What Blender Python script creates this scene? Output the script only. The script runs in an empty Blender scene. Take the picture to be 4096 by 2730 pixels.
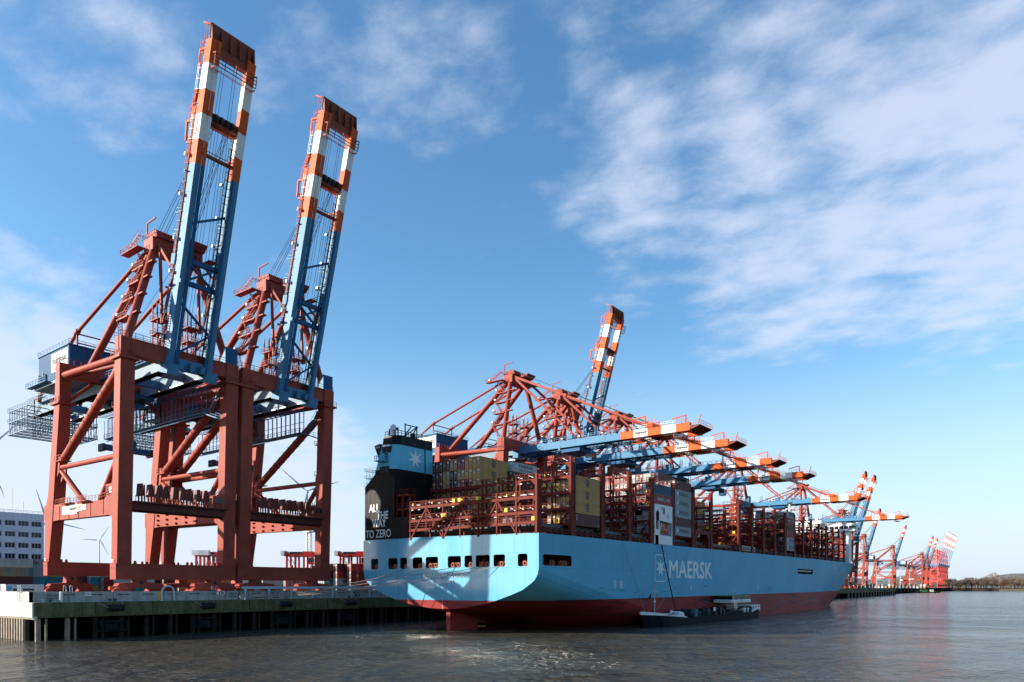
import bpy, math, random
from math import radians, sin, cos, pi
from mathutils import Vector, Matrix
from mathutils.geometry import tessellate_polygon
random.seed(7)
S = bpy.context.scene
COL = S.collection
# ------------------------------------------------------------------ camera
YAW = radians(37.43)
cam = bpy.data.cameras.new('camera'); co = bpy.data.objects.new('camera', cam); COL.objects.link(co)
co.location = (0, 0, 10); co.rotation_euler = (radians(90), 0, YAW)
cam.sensor_width = 36; cam.lens = 36 * 2900 / 4096; cam.shift_y = 0.2400
cam.clip_start = 0.5; cam.clip_end = 30000
S.camera = co
def ray(px, py):                      # direction in the world of a point of the photograph (4096 wide)
    a, b = (px - 2048) / 2900, (2348 - py) / 2900
    v = Vector((a * cos(YAW) - sin(YAW), a * sin(YAW) + cos(YAW), b)); return v.normalized()
def at_depth(px, Z):
    a = (px - 2048) / 2900 * Z
    return a * cos(YAW) - Z * sin(YAW), a * sin(YAW) + Z * cos(YAW)
# ------------------------------------------------------------------ sun and sky
SUN_DIR = Vector((-0.722, -0.695, 0.33)).normalized()       # towards the sun
sl = bpy.data.lights.new('sun', 'SUN'); so = bpy.data.objects.new('sun', sl); COL.objects.link(so)
so.rotation_euler = SUN_DIR.to_track_quat('Z', 'Y').to_euler(); so.location = (0, 0, 300)
sl.energy = 5.0; sl.angle = radians(0.55); sl.color = (1.0, 0.90, 0.76)
W = bpy.data.worlds.new('World'); S.world = W; W.use_nodes = True
nt = W.node_tree; N = nt.nodes; Lk = nt.links; N.clear()
def nd(t, **k):
    n = N.new(t)
    for a, v in k.items(): setattr(n, a, v)
    return n
out = nd('ShaderNodeOutputWorld'); bg = nd('ShaderNodeBackground'); Lk.new(bg.outputs[0], out.inputs[0])
bg.inputs[1].default_value = 0.085
sky = nd('ShaderNodeTexSky', sky_type='NISHITA', sun_disc=False)
sky.sun_elevation = math.asin(SUN_DIR.z); sky.sun_rotation = math.atan2(SUN_DIR.x, SUN_DIR.y)
sky.altitude = 10; sky.air_density = 1.0; sky.dust_density = 0.6; sky.ozone_density = 2.2
tc = nd('ShaderNodeTexCoord')
def vm(op, a, b=None):
    n = nd('ShaderNodeVectorMath', operation=op); Lk.new(a, n.inputs[0])
    if b is not None:
        if hasattr(b, 'is_output'): Lk.new(b, n.inputs[1])
        else: n.inputs[1].default_value = b
    return n
def mt(op, a, b=None, c=None, clamp=False):
    n = nd('ShaderNodeMath', operation=op); n.use_clamp = clamp
    for i, v in enumerate((a, b, c)):
        if v is None: continue
        if hasattr(v, 'is_output'): Lk.new(v, n.inputs[i])
        else: n.inputs[i].default_value = v
    return n.outputs[0]
dirv = vm('NORMALIZE', tc.outputs['Generated']).outputs[0]
sep = nd('ShaderNodeSeparateXYZ'); Lk.new(dirv, sep.inputs[0])
zc = mt('MAXIMUM', mt('ADD', sep.outputs[2], 0.12), 0.05)
inv = mt('DIVIDE', 1.0, zc)
plane = nd('ShaderNodeVectorMath', operation='SCALE'); Lk.new(dirv, plane.inputs[0]); Lk.new(inv, plane.inputs[3])
mp = nd('ShaderNodeMapping'); Lk.new(plane.outputs[0], mp.inputs[0]); mp.inputs['Rotation'].default_value = (0, 0, radians(-25)); mp.inputs['Scale'].default_value = (1.35, 1.7, 0.0)
n1 = nd('ShaderNodeTexNoise'); Lk.new(mp.outputs[0], n1.inputs['Vector']); n1.inputs['Scale'].default_value = 1.5; n1.inputs['Detail'].default_value = 9; n1.inputs['Roughness'].default_value = 0.56; n1.inputs['Distortion'].default_value = 0.15
n2 = nd('ShaderNodeTexNoise'); Lk.new(mp.outputs[0], n2.inputs['Vector']); n2.inputs['Scale'].default_value = 6.5; n2.inputs['Detail'].default_value = 7; n2.inputs['Roughness'].default_value = 0.66; n2.inputs['Distortion'].default_value = 0.2
vo = nd('ShaderNodeTexVoronoi', feature='SMOOTH_F1'); Lk.new(mp.outputs[0], vo.inputs['Vector']); vo.inputs['Scale'].default_value = 7.5; vo.inputs['Smoothness'].default_value = 1.0
blob = None
# cloud fields: direction, inner and outer angular radius (degrees), weight
for px, py, r0, r1, w in ((3350, 740, 4, 15, .58), (3850, 780, 4, 12, .58), (2650, 720, 2, 10, .44), (4000, 200, 3, 12, .40), (1750, 250, 1, 9, .34), (2500, 120, 1, 9, .28),
                          (250, 100, 2, 9, .40), (1300, 330, 1, 6, .26), (60, 1650, 3, 11, .75), (150, 1300, 1, 8, .45), (650, 1820, 4, 12, .66), (1050, 1950, 4, 11, .6), (450, 2080, 4, 12, .6), (500, 330, 1, 5, .18), (3100, 1000, 2, 9, .3), (1900, 120, 3, 12, .2)):
    d = ray(px, py); dp = vm('DOT_PRODUCT', dirv, d).outputs['Value']
    mr = nd('ShaderNodeMapRange', interpolation_type='SMOOTHSTEP'); Lk.new(dp, mr.inputs[0])
    mr.inputs[1].default_value = cos(radians(r1)); mr.inputs[2].default_value = cos(radians(r0)); mr.inputs[3].default_value = 0; mr.inputs[4].default_value = w
    blob = mr.outputs[0] if blob is None else mt('MAXIMUM', blob, mr.outputs[0])
dens = mt('ADD', mt('ADD', mt('MULTIPLY', n1.outputs[0], 1.25), mt('SUBTRACT', mt('MULTIPLY', n2.outputs[0], 0.56), mt('MULTIPLY', mt('SUBTRACT', vo.outputs['Distance'], 0.4), 0.34))), blob)
mr = nd('ShaderNodeMapRange', interpolation_type='SMOOTHSTEP'); Lk.new(dens, mr.inputs[0])
mr.inputs[1].default_value = 1.06; mr.inputs[2].default_value = 1.62; mr.inputs[3].default_value = 0; mr.inputs[4].default_value = 0.70
hs = nd('ShaderNodeHueSaturation'); Lk.new(sky.outputs[0], hs.inputs['Color']); hs.inputs['Saturation'].default_value = 1.2; hs.inputs['Value'].default_value = 1.5
hz = nd('ShaderNodeMapRange', interpolation_type='SMOOTHSTEP'); Lk.new(sep.outputs[2], hz.inputs[0]); hz.inputs[1].default_value = -0.02; hz.inputs[2].default_value = 0.34; hz.inputs[3].default_value = 0.92; hz.inputs[4].default_value = 0
# out-of-view half of the sky dimmed, added to darken faces toward the river
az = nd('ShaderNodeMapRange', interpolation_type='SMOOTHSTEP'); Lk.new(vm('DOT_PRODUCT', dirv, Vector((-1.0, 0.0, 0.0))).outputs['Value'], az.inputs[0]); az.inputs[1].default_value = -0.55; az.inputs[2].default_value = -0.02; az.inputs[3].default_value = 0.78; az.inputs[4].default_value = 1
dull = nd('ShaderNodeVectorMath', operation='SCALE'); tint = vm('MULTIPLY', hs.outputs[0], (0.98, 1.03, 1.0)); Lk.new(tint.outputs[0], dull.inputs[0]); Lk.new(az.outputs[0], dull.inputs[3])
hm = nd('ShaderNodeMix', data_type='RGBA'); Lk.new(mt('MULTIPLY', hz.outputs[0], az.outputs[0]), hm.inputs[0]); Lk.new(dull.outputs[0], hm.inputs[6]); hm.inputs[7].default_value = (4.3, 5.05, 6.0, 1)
mx = nd('ShaderNodeMix', data_type='RGBA'); Lk.new(mr.outputs[0], mx.inputs[0]); Lk.new(hm.outputs[2], mx.inputs[6]); mx.inputs[7].default_value = (4.9, 5.35, 6.4, 1)
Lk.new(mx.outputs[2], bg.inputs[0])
S.view_settings.view_transform = 'Standard'; S.view_settings.look = 'None'; S.view_settings.gamma = 1; S.view_settings.exposure = 0.95
S.view_settings.use_curve_mapping = False
S.cycles.max_bounces = 6; S.cycles.diffuse_bounces = 2; S.cycles.glossy_bounces = 4; S.cycles.transmission_bounces = 4
S.cycles.caustics_reflective = False; S.cycles.caustics_refractive = False; S.cycles.use_denoising = True
# ------------------------------------------------------------------ materials
MATS = {}
def paint(name, rgb, rough=0.5, var=0.12, streak=0.0, scale=0.5, metal=0.0, bump=0.0, spec=0.28, dirt=(0.10, 0.075, 0.06), plates=None, coords='Object'):
    if name in MATS: return MATS[name]
    m = bpy.data.materials.new(name); m.use_nodes = True; t = m.node_tree; b = t.nodes['Principled BSDF']
    b.inputs['Roughness'].default_value = rough; b.inputs['Metallic'].default_value = metal; b.inputs['Specular IOR Level'].default_value = spec
    def a(k, **kw):
        n = t.nodes.new(k)
        for q, v in kw.items(): setattr(n, q, v)
        return n
    L = t.links.new
    tcx = a('ShaderNodeTexCoord'); no = a('ShaderNodeTexNoise'); L(tcx.outputs[coords], no.inputs['Vector'])
    no.inputs['Scale'].default_value = scale; no.inputs['Detail'].default_value = 6; no.inputs['Roughness'].default_value = 0.65
    r = a('ShaderNodeMapRange'); L(no.outputs[0], r.inputs[0]); r.inputs[1].default_value = 0.3; r.inputs[2].default_value = 0.7; r.inputs[3].default_value = 1 - var; r.inputs[4].default_value = 1 + var
    mul = a('ShaderNodeVectorMath', operation='SCALE'); mul.inputs[0].default_value = rgb; L(r.outputs[0], mul.inputs[3])
    colr = mul.outputs[0]
    if streak:
        mpp = a('ShaderNodeMapping'); L(tcx.outputs[coords], mpp.inputs[0]); mpp.inputs['Scale'].default_value = (1.1, 1.1, 0.07)
        ns = a('ShaderNodeTexNoise'); L(mpp.outputs[0], ns.inputs['Vector']); ns.inputs['Scale'].default_value = 1.3; ns.inputs['Detail'].default_value = 5
        rs = a('ShaderNodeMapRange'); L(ns.outputs[0], rs.inputs[0]); rs.inputs[1].default_value = 0.5; rs.inputs[2].default_value = 0.78; rs.inputs[3].default_value = 0; rs.inputs[4].default_value = streak
        mi = a('ShaderNodeMix', data_type='RGBA'); L(rs.outputs[0], mi.inputs[0]); L(colr, mi.inputs[6]); mi.inputs[7].default_value = (*dirt, 1); colr = mi.outputs[2]
    if plates:
        mpp = a('ShaderNodeMapping'); L(tcx.outputs[coords], mpp.inputs[0]); mpp.inputs['Rotation'].default_value = plates[0]
        bt = a('ShaderNodeTexBrick'); L(mpp.outputs[0], bt.inputs['Vector']); bt.inputs['Scale'].default_value = 1; bt.inputs['Brick Width'].default_value = plates[1]; bt.inputs['Row Height'].default_value = plates[2]
        bt.inputs['Mortar Size'].default_value = 0.05; bt.inputs['Color1'].default_value = (1, 1, 1, 1); bt.inputs['Color2'].default_value = (.93, .93, .93, 1); bt.inputs['Mortar'].default_value = (.72, .74, .76, 1)
        mi = a('ShaderNodeMix', data_type='RGBA', blend_type='MULTIPLY'); mi.inputs[0].default_value = 1; L(colr, mi.inputs[6]); L(bt.outputs[0], mi.inputs[7]); colr = mi.outputs[2]
    L(colr, b.inputs['Base Color'])
    if bump:
        bp = a('ShaderNodeBump'); bp.inputs['Strength'].default_value = bump; bp.inputs['Distance'].default_value = 0.08; L(no.outputs[0], bp.inputs['Height']); L(bp.outputs[0], b.inputs['Normal'])
    MATS[name] = m; return m
RED = paint('crane_red_paint', (0.33, 0.064, 0.043), .55, .15, .38, .35, dirt=(.19, .045, .032), spec=.12)
ORANGE = paint('signal_orange_paint', (0.62, 0.105, 0.024), .5, .12, .2, .35, dirt=(.30, .07, .03), spec=.12)
WHITE = paint('white_paint', (0.78, 0.78, 0.76), .45, .05, .12, .4, dirt=(.45, .40, .34))
BLUE = paint('crane_blue_paint', (0.070, 0.215, 0.37), .5, .07, .10, .35, dirt=(.10, .15, .20), spec=.14)
CAGE = paint('cage_blue_paint', (0.06, 0.17, 0.27), .55, .1)
TIPB = paint('boom_tip_shade_brown', (0.22, 0.048, 0.022), .55, .12, .2, .4)  # signal orange darkened to brown, shade of the boom's underside put into the colour
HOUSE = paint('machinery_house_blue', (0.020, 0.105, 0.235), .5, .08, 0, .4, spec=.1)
GREYW = paint('pale_grey_girder_paint', (0.17, 0.255, 0.32), .5, .08, .22, .35, dirt=(.13, .15, .17), spec=.12)
DARK = paint('dark_steel', (0.030, 0.032, 0.036), .6, .2)
ROPE = paint('wire_rope', (0.06, 0.065, 0.07), .5, .1)
LRED = paint('lashing_red_paint', (0.15, 0.020, 0.013), .6, .15, .3, .5, dirt=(.10, .022, .016), spec=.12)
HULLW = paint('hull_white_lettering', (0.74, 0.78, 0.80), .5, .04)
BLACK = paint('funnel_black_paint', (0.009, 0.009, 0.010), .4, .2, .14, .4, dirt=(.04, .036, .03), bump=.05, spec=.1)
BANDB = paint('funnel_blue_paint', (0.11, 0.46, 0.64), .4, .06, .05)
SHIPW = paint('superstructure_white', (0.74, 0.75, 0.75), .45, .05, .14, .4, dirt=(.42, .36, .30))
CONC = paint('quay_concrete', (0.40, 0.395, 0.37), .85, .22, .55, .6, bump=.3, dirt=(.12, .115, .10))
MOSS = paint('mossy_concrete', (0.14, 0.13, 0.070), .9, .35, .75, .7, bump=.35, spec=.05, dirt=(.055, .06, .018))
PILE = paint('sheet_pile_steel', (0.30, 0.25, 0.19), .8, .3, .6, .8, bump=.3, dirt=(.07, .055, .04))
UNDER = paint('dark_underside', (0.006, 0.006, 0.006), .9, .3, spec=0)  # near black, shade below the quay deck put into the colour; also joints
YELLOW = paint('safety_yellow', (0.75, 0.50, 0.03), .5, .06)
LBRED = paint('lifeboat_orange', (0.60, 0.13, 0.045), .4, .06)
GLASS = paint('dark_window_glass', (0.02, 0.03, 0.04), .08, .1)
STEEL = paint('galvanised_steel', (0.45, 0.47, 0.49), .5, .1, metal=.3)
SCRED = paint('straddle_carrier_red', (0.55, 0.03, 0.028), .4, .08)
ROOFG = paint('facade_pale_panel', (0.74, 0.78, 0.84), .6, .06, .1, .2)
ASPH = paint('terminal_paving', (0.10, 0.10, 0.10), .9, .25, 0, .08)
LAND = paint('meadow_and_mud', (0.07, 0.062, 0.045), .95, .35, 0, .02)
HILL = paint('wooded_hill', (0.17, 0.175, 0.18), .95, .35, 0, .03)  # bluish grey puts distance haze into the hill colour
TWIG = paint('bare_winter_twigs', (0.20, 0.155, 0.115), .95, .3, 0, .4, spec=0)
TWIGG = paint('golden_winter_twigs', (0.36, 0.22, 0.08), .95, .3, 0, .4, spec=0)
BARK = paint('bark', (0.07, 0.05, 0.04), .95, .3)
CORD = paint('mooring_rope', (0.30, 0.26, 0.22), .9, .15)
# hull paint: blue above, antifouling red below the boot-top line, which rises slightly towards the bow
def hull_material(nm='hull_blue_paint', coat=0):
    m = paint(nm, (0.125, 0.425, 0.62), .5, .08, .24, .08, plates=((radians(90), 0, radians(90)), 14, 2.9), dirt=(.05, .20, .32), spec=.07)
    t = m.node_tree; b = t.nodes['Principled BSDF']; L = t.links.new
    src = b.inputs['Base Color'].links[0].from_socket
    ge = t.nodes.new('ShaderNodeNewGeometry'); se = t.nodes.new('ShaderNodeSeparateXYZ'); L(ge.outputs['Position'], se.inputs[0])
    ma = t.nodes.new('ShaderNodeMath'); ma.operation = 'MULTIPLY_ADD'; L(se.outputs[1], ma.inputs[0]); ma.inputs[1].default_value = -0.0042; L(se.outputs[2], ma.inputs[2])
    gt = t.nodes.new('ShaderNodeMath'); gt.operation = 'GREATER_THAN'; L(ma.outputs[0], gt.inputs[0]); gt.inputs[1].default_value = 6.47
    no = t.nodes.new('ShaderNodeTexNoise'); mp_ = t.nodes.new('ShaderNodeMapping'); L(ge.outputs['Position'], mp_.inputs[0]); mp_.inputs['Scale'].default_value = (.05, .05, .5)
    L(mp_.outputs[0], no.inputs['Vector']); no.inputs['Scale'].default_value = 2; no.inputs['Detail'].default_value = 8
    cr = t.nodes.new('ShaderNodeValToRGB'); L(no.outputs[0], cr.inputs[0]); cr.color_ramp.elements[0].position = .28; cr.color_ramp.elements[0].color = (.06, .025, .025, 1)
    cr.color_ramp.elements[1].position = .5; cr.color_ramp.elements[1].color = (.30, .032, .034, 1)
    if coat: b.inputs['Coat Weight'].default_value = coat; b.inputs['Coat Roughness'].default_value = .11; b.inputs['Coat IOR'].default_value = 1.75
    mi = t.nodes.new('ShaderNodeMix'); mi.data_type = 'RGBA'; L(gt.outputs[0], mi.inputs[0]); L(cr.outputs[0], mi.inputs[6]); L(src, mi.inputs[7]); L(mi.outputs[2], b.inputs['Base Color'])
    return m
HULL = hull_material(); STERN = hull_material('glossy_stern_paint', 1.0)
# ------------------------------------------------------------------ mesh helpers
class MB:
    def __init__(self, mat): self.v = []; self.f = []; self.mi = []; self.sm = []; self.mats = [mat]; self.c = 0; self.s = False
    def mat(self, m):
        if m not in self.mats: self.mats.append(m)
        self.c = self.mats.index(m); return self
    def face(self, idx): self.f.append(idx); self.mi.append(self.c); self.sm.append(self.s)
    def add(self, vs, fs):
        o = len(self.v); self.v += [tuple(p) for p in vs]
        for q in fs: self.face([o + i for i in q])
    def box(self, x0, x1, y0, y1, z0, z1):
        self.hexa([(x0, y0, z0), (x1, y0, z0), (x1, y1, z0), (x0, y1, z0), (x0, y0, z1), (x1, y0, z1), (x1, y1, z1), (x0, y1, z1)])
    def hexa(self, p): self.add(p, [(0, 3, 2, 1), (4, 5, 6, 7), (0, 1, 5, 4), (1, 2, 6, 5), (2, 3, 7, 6), (3, 0, 4, 7)])
    def bar(self, p, q, w, h=None, up=(0, 0, 1)):
        p, q = Vector(p), Vector(q); h = w if h is None else h; d = (q - p).normalized(); u = Vector(up)
        if abs(d.dot(u)) > .98: u = Vector((1, 0, 0))
        s = d.cross(u).normalized() * (w / 2); n = s.cross(d).normalized() * (h / 2)
        self.hexa([p - s - n, p + s - n, q + s - n, q - s - n, p - s + n, p + s + n, q + s + n, q - s + n])
    def tube(self, p, q, r, n=10, r2=None):
        p, q = Vector(p), Vector(q); r2 = r if r2 is None else r2; d = (q - p).normalized(); u = Vector((0, 0, 1)) if abs(d.z) < .95 else Vector((1, 0, 0))
        a = d.cross(u).normalized(); b = d.cross(a); vs = []
        for c_, rr in ((p, r), (q, r2)):
            for i in range(n): th = 2 * pi * i / n; vs.append(c_ + (a * cos(th) + b * sin(th)) * rr)
        self.s = n > 4; self.add(vs, [(i, (i + 1) % n, n + (i + 1) % n, n + i) for i in range(n)]); self.s = False
        self.add(vs, [tuple(range(n))[::-1], tuple(range(n, 2 * n))])
    def path(self, pts, r, n=6):
        for a, b in zip(pts[:-1], pts[1:]): self.tube(a, b, r, n)
    def prism(self, poly, fn, d0, d1):          # poly of 2D points; fn(a, b, depth) -> 3D
        n = len(poly); vs = [fn(a, b, d0) for a, b in poly] + [fn(a, b, d1) for a, b in poly]
        self.add(vs, [tuple(range(n)), tuple(range(n, 2 * n))[::-1]] + [(i, n + i, n + (i + 1) % n, (i + 1) % n) for i in range(n)])
    def sheet(self, loops, fn):                 # flat polygon with holes
        tris = tessellate_polygon([[Vector((a, b, 0)) for a, b in lp] for lp in loops]); flat = [p for lp in loops for p in lp]
        self.add([fn(a, b) for a, b in flat], [tuple(t) for t in tris])
    def rail(self, pts, h=1.1, step=2.0, r=.045, mids=(0.5,)):
        for p, q in zip(pts[:-1], pts[1:]):
            p, q = Vector(p), Vector(q); L = (q - p).length; k = max(1, round(L / step)); U = Vector((0, 0, h))
            self.bar(p + U, q + U, r * 2); [self.bar(p + U * m, q + U * m, r * 1.4) for m in mids]
            for i in range(k + 1): a = p.lerp(q, i / k); self.bar(a, a + U, r * 1.6)
    def stair(self, p, q, w=.7, col=None):
        p, q = Vector(p), Vector(q); d = (q - p); hv = Vector((d.x, d.y, 0)); s = Vector((-hv.y, hv.x, 0)).normalized() * (w / 2)
        for k in (-1, 1): self.bar(p + s * k, q + s * k, .07, .28); self.bar(p + s * k + Vector((0, 0, 1)), q + s * k + Vector((0, 0, 1)), .06)
        n = max(3, int(abs(d.z) / .45))
        for i in range(n): a = p.lerp(q, (i + .5) / n); self.bar(a - s, a + s, .28, .05)
    def text(self, s, o, u, v, h, w=None, bold=.0, shear=0, off=0):
        vs, fs, bw, bh = text_mesh(s, 0, shear); o, u, v = Vector(o), Vector(u), Vector(v); k = h / bh; kx = k if w is None else w / bw; n = u.cross(v).normalized()
        for i, (p, q) in enumerate(((0, 0), (bold, 0), (0, bold), (bold, bold)) if bold else ((0, 0),)):
            oo = o + u * (p * h) + v * (q * h) + n * (.006 * i); self.add([oo + u * (a * kx) + v * (b * k) for a, b in vs], fs)
        return bw * kx
    def build(self, name, parent=None, off=(0, 0, 0)):
        me = bpy.data.meshes.new(name); o = Vector(off)
        me.from_pydata([Vector(p) - o for p in self.v], [], self.f)
        for m in self.mats: me.materials.append(m)
        me.polygons.foreach_set('material_index', self.mi); me.polygons.foreach_set('use_smooth', self.sm); me.update()
        ob = bpy.data.objects.new(name, me); COL.objects.link(ob)
        if parent is not None: ob.parent = parent
        else: ob.location = off
        return ob
TXT = {}
def text_mesh(s, bold, shear):
    k = (s, bold, shear)
    if k in TXT: return TXT[k]
    cu = bpy.data.curves.new('lettering', 'FONT'); cu.body = s; cu.offset = bold; cu.shear = shear; cu.resolution_u = 3
    ob = bpy.data.objects.new('lettering', cu); COL.objects.link(ob)
    me = bpy.data.meshes.new_from_object(ob.evaluated_get(bpy.context.evaluated_depsgraph_get()))
    bpy.data.objects.remove(ob); bpy.data.curves.remove(cu)
    vs = [(p.co.x, p.co.y) for p in me.vertices]; fs = [tuple(p.vertices) for p in me.polygons]; bpy.data.meshes.remove(me)
    x0 = min(a for a, b in vs); y0 = min(b for a, b in vs); vs = [(a - x0, b - y0) for a, b in vs]
    TXT[k] = (vs, fs, max(a for a, b in vs), max(b for a, b in vs)); return TXT[k]
def star_poly(cx, cy, R, n=7, inner=.40):
    return [(cx + (R if i % 2 == 0 else R * inner) * sin(pi * i / n), cy + (R if i % 2 == 0 else R * inner) * cos(pi * i / n)) for i in range(2 * n)]
def fan(mb, poly, c, fn):                       # star-shaped polygon
    n = len(poly); mb.add([fn(*c)] + [fn(a, b) for a, b in poly], [(0, 1 + i, 1 + (i + 1) % n) for i in range(n)])
def arc_band(mb, cx, cy, R, w0, a0, a1, fn, n=12):   # crescent
    o, i = [], []
    for k in range(n + 1):
        t = k / n; a = radians(a0 + (a1 - a0) * t); w = w0 * (.15 + .85 * sin(pi * min(1, t * 1.05)))
        o.append((cx + R * cos(a), cy + R * sin(a))); i.append((cx + (R - w) * cos(a), cy + (R - w) * sin(a)))
    mb.add([fn(*p) for p in o + i], [(k, k + 1, n + 2 + k, n + 1 + k) for k in range(n)])
def tag(o, label=None, cat=None, group=None, kind=None):
    for k, v in (('label', label), ('category', cat), ('group', group), ('kind', kind)):
        if v: o[k] = v
    return o
def empty(name, loc, rz=0):
    e = bpy.data.objects.new(name, None); COL.objects.link(e); e.location = loc; e.rotation_euler = (0, 0, rz); e.empty_display_size = .5; return e
def copy_tree(o, parent=None):
    c = o.copy(); COL.objects.link(c); c.parent = parent
    for ch in list(o.children): copy_tree(ch, c)
    return c
def y_at(px, X):                    # where the plane X meets the vertical through a column of the photograph
    t = (px - 2048) / 2900; c, s = cos(YAW), sin(YAW); return X * (c + t * s) / (t * c - s)
# ================================================================== the setting
def water_material():
    m = bpy.data.materials.new('harbour_water'); m.use_nodes = True; t = m.node_tree; b = t.nodes['Principled BSDF']; L = t.links.new
    b.inputs['Base Color'].default_value = (0.072, 0.068, 0.050, 1); b.inputs['Roughness'].default_value = 0.13; b.inputs['IOR'].default_value = 1.33; b.inputs['Specular IOR Level'].default_value = .5
    ge = t.nodes.new('ShaderNodeNewGeometry'); h = None
    for sc, am, det, rot, st in ((.045, 2.4, 2, 20, (1, .6, 1)), (.15, 2.3, 6, -35, (1, .55, 1)), (.9, .65, 4, 10, (1, .7, 1))):
        mp_ = t.nodes.new('ShaderNodeMapping'); L(ge.outputs['Position'], mp_.inputs[0]); mp_.inputs['Rotation'].default_value = (0, 0, radians(rot)); mp_.inputs['Scale'].default_value = st
        no = t.nodes.new('ShaderNodeTexNoise'); L(mp_.outputs[0], no.inputs['Vector']); no.inputs['Scale'].default_value = sc; no.inputs['Detail'].default_value = det; no.inputs['Roughness'].default_value = .55; no.inputs['Distortion'].default_value = .5
        mu = t.nodes.new('ShaderNodeMath'); mu.operation = 'MULTIPLY_ADD'; L(no.outputs[0], mu.inputs[0]); mu.inputs[1].default_value = am
        if h is not None: L(h, mu.inputs[2])
        else: mu.inputs[2].default_value = 0
        h = mu.outputs[0]
    mp_ = t.nodes.new('ShaderNodeMapping'); L(ge.outputs['Position'], mp_.inputs[0]); mp_.inputs['Rotation'].default_value = (0, 0, radians(-30)); mp_.inputs['Scale'].default_value = (.35, 1, 1)
    no = t.nodes.new('ShaderNodeTexNoise'); L(mp_.outputs[0], no.inputs['Vector']); no.inputs['Scale'].default_value = .035; no.inputs['Detail'].default_value = 4
    rr_ = t.nodes.new('ShaderNodeMapRange'); L(no.outputs[0], rr_.inputs[0]); rr_.inputs[1].default_value = .38; rr_.inputs[2].default_value = .62; rr_.inputs[3].default_value = .45; rr_.inputs[4].default_value = 1.0
    bp = t.nodes.new('ShaderNodeBump'); L(rr_.outputs[0], bp.inputs['Strength']); bp.inputs['Distance'].default_value = 1.7; L(h, bp.inputs['Height']); L(bp.outputs[0], b.inputs['Normal'])
    return m
def structure(mb, name): o = mb.build(name); o['kind'] = 'structure'; return o
w = MB(water_material()); w.add([(-9000, -6000, 0), (9000, -6000, 0), (9000, 12000, 0), (-9000, 12000, 0)], [(0, 1, 2, 3)]); structure(w, 'water')
QX = -148.3; QY = 51.5
def quay_x(y): return QX if y < 600 else QX - (y - 600) * .05
g = MB(ASPH)
edge = [(-2600, QY + .6), (-150.6, QY + .6), (-150.6, 600), (-170.6, 1000), (-196, 1002), (-222, 2020), (-2600, 2030)]
g.prism(edge, lambda a, b, d: (a, b, d), 7.5, 4.6); structure(g, 'ground')
# far shore and hills
sh = MB(LAND); sh.prism([(-2600, 2035), (-245, 2032), (-200, 1985), (-40, 1880), (200, 1750), (1500, 1300), (3000, 3200), (-2600, 6500)], lambda a, b, d: (a, b, d), 5.0, -3); structure(sh, 'far_shore')
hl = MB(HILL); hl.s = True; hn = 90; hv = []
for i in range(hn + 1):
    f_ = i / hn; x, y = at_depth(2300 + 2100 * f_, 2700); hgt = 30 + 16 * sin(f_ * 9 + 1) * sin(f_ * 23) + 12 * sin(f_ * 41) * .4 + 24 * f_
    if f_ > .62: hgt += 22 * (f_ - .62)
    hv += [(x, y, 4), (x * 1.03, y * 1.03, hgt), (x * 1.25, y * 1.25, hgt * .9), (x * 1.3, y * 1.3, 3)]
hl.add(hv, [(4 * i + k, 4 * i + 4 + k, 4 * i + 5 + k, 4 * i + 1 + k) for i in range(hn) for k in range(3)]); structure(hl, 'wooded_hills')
# ================================================================== the quay
root = tag(empty('quay_wall', (QX, QY, 0)), 'long concrete quay wall on piles with a mossy lower band and grey parapet', 'quay'); RO = (QX, QY, 0)
m = MB(MOSS); m.box(QX - 2.0, QX, QY, 640, 4.55, 7.1); m.box(QX - 1.8, QX - .12, QY + .1, 640, 4.3, 4.55)
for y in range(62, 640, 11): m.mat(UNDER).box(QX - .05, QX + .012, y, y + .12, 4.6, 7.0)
m.build('lower_wall', root, RO)
m = MB(CONC); gap0, gap1 = y_at(222, -150.3), y_at(243, -150.3); g2, g3 = y_at(946, -150.3), y_at(961, -150.3)
for a, b in ((QY, gap0), (gap1, g2), (g3, 640)): m.box(-150.9, -150.3, a, b, 7.1, 9.07)
m.box(-150.9, QX - .001, QY + .001, 640, 7.06, 7.12)
for y in range(57, 640, 5):
    if not (gap0 - 3 < y < gap1) and not (g2 - 3 < y < g3):
        m.mat(UNDER).box(-150.32, -150.26, y, y + 2.2, 8.42, 8.56); m.mat(CONC).box(-150.3, -150.2, y + .3, y + 1.9, 8.56, 8.68); m.mat(STEEL).box(-150.3, -150.2, y + .9, y + 1.3, 8.5, 8.6)
    m.mat(UNDER).box(-150.31, -150.285, y + 4.2, y + 4.24, 7.15, 9.0)
m.build('parapet', root, RO)
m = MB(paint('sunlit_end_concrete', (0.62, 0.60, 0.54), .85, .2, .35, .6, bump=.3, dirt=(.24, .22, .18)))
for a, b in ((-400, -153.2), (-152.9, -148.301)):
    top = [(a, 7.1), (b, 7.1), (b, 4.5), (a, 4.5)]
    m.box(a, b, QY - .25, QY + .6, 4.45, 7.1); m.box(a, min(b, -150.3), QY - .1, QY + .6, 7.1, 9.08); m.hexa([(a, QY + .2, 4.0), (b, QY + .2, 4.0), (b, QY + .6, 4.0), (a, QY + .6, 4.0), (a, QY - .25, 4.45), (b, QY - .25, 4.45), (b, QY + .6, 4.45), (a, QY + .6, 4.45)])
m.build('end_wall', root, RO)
m = MB(PILE); x = -153.6
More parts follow.
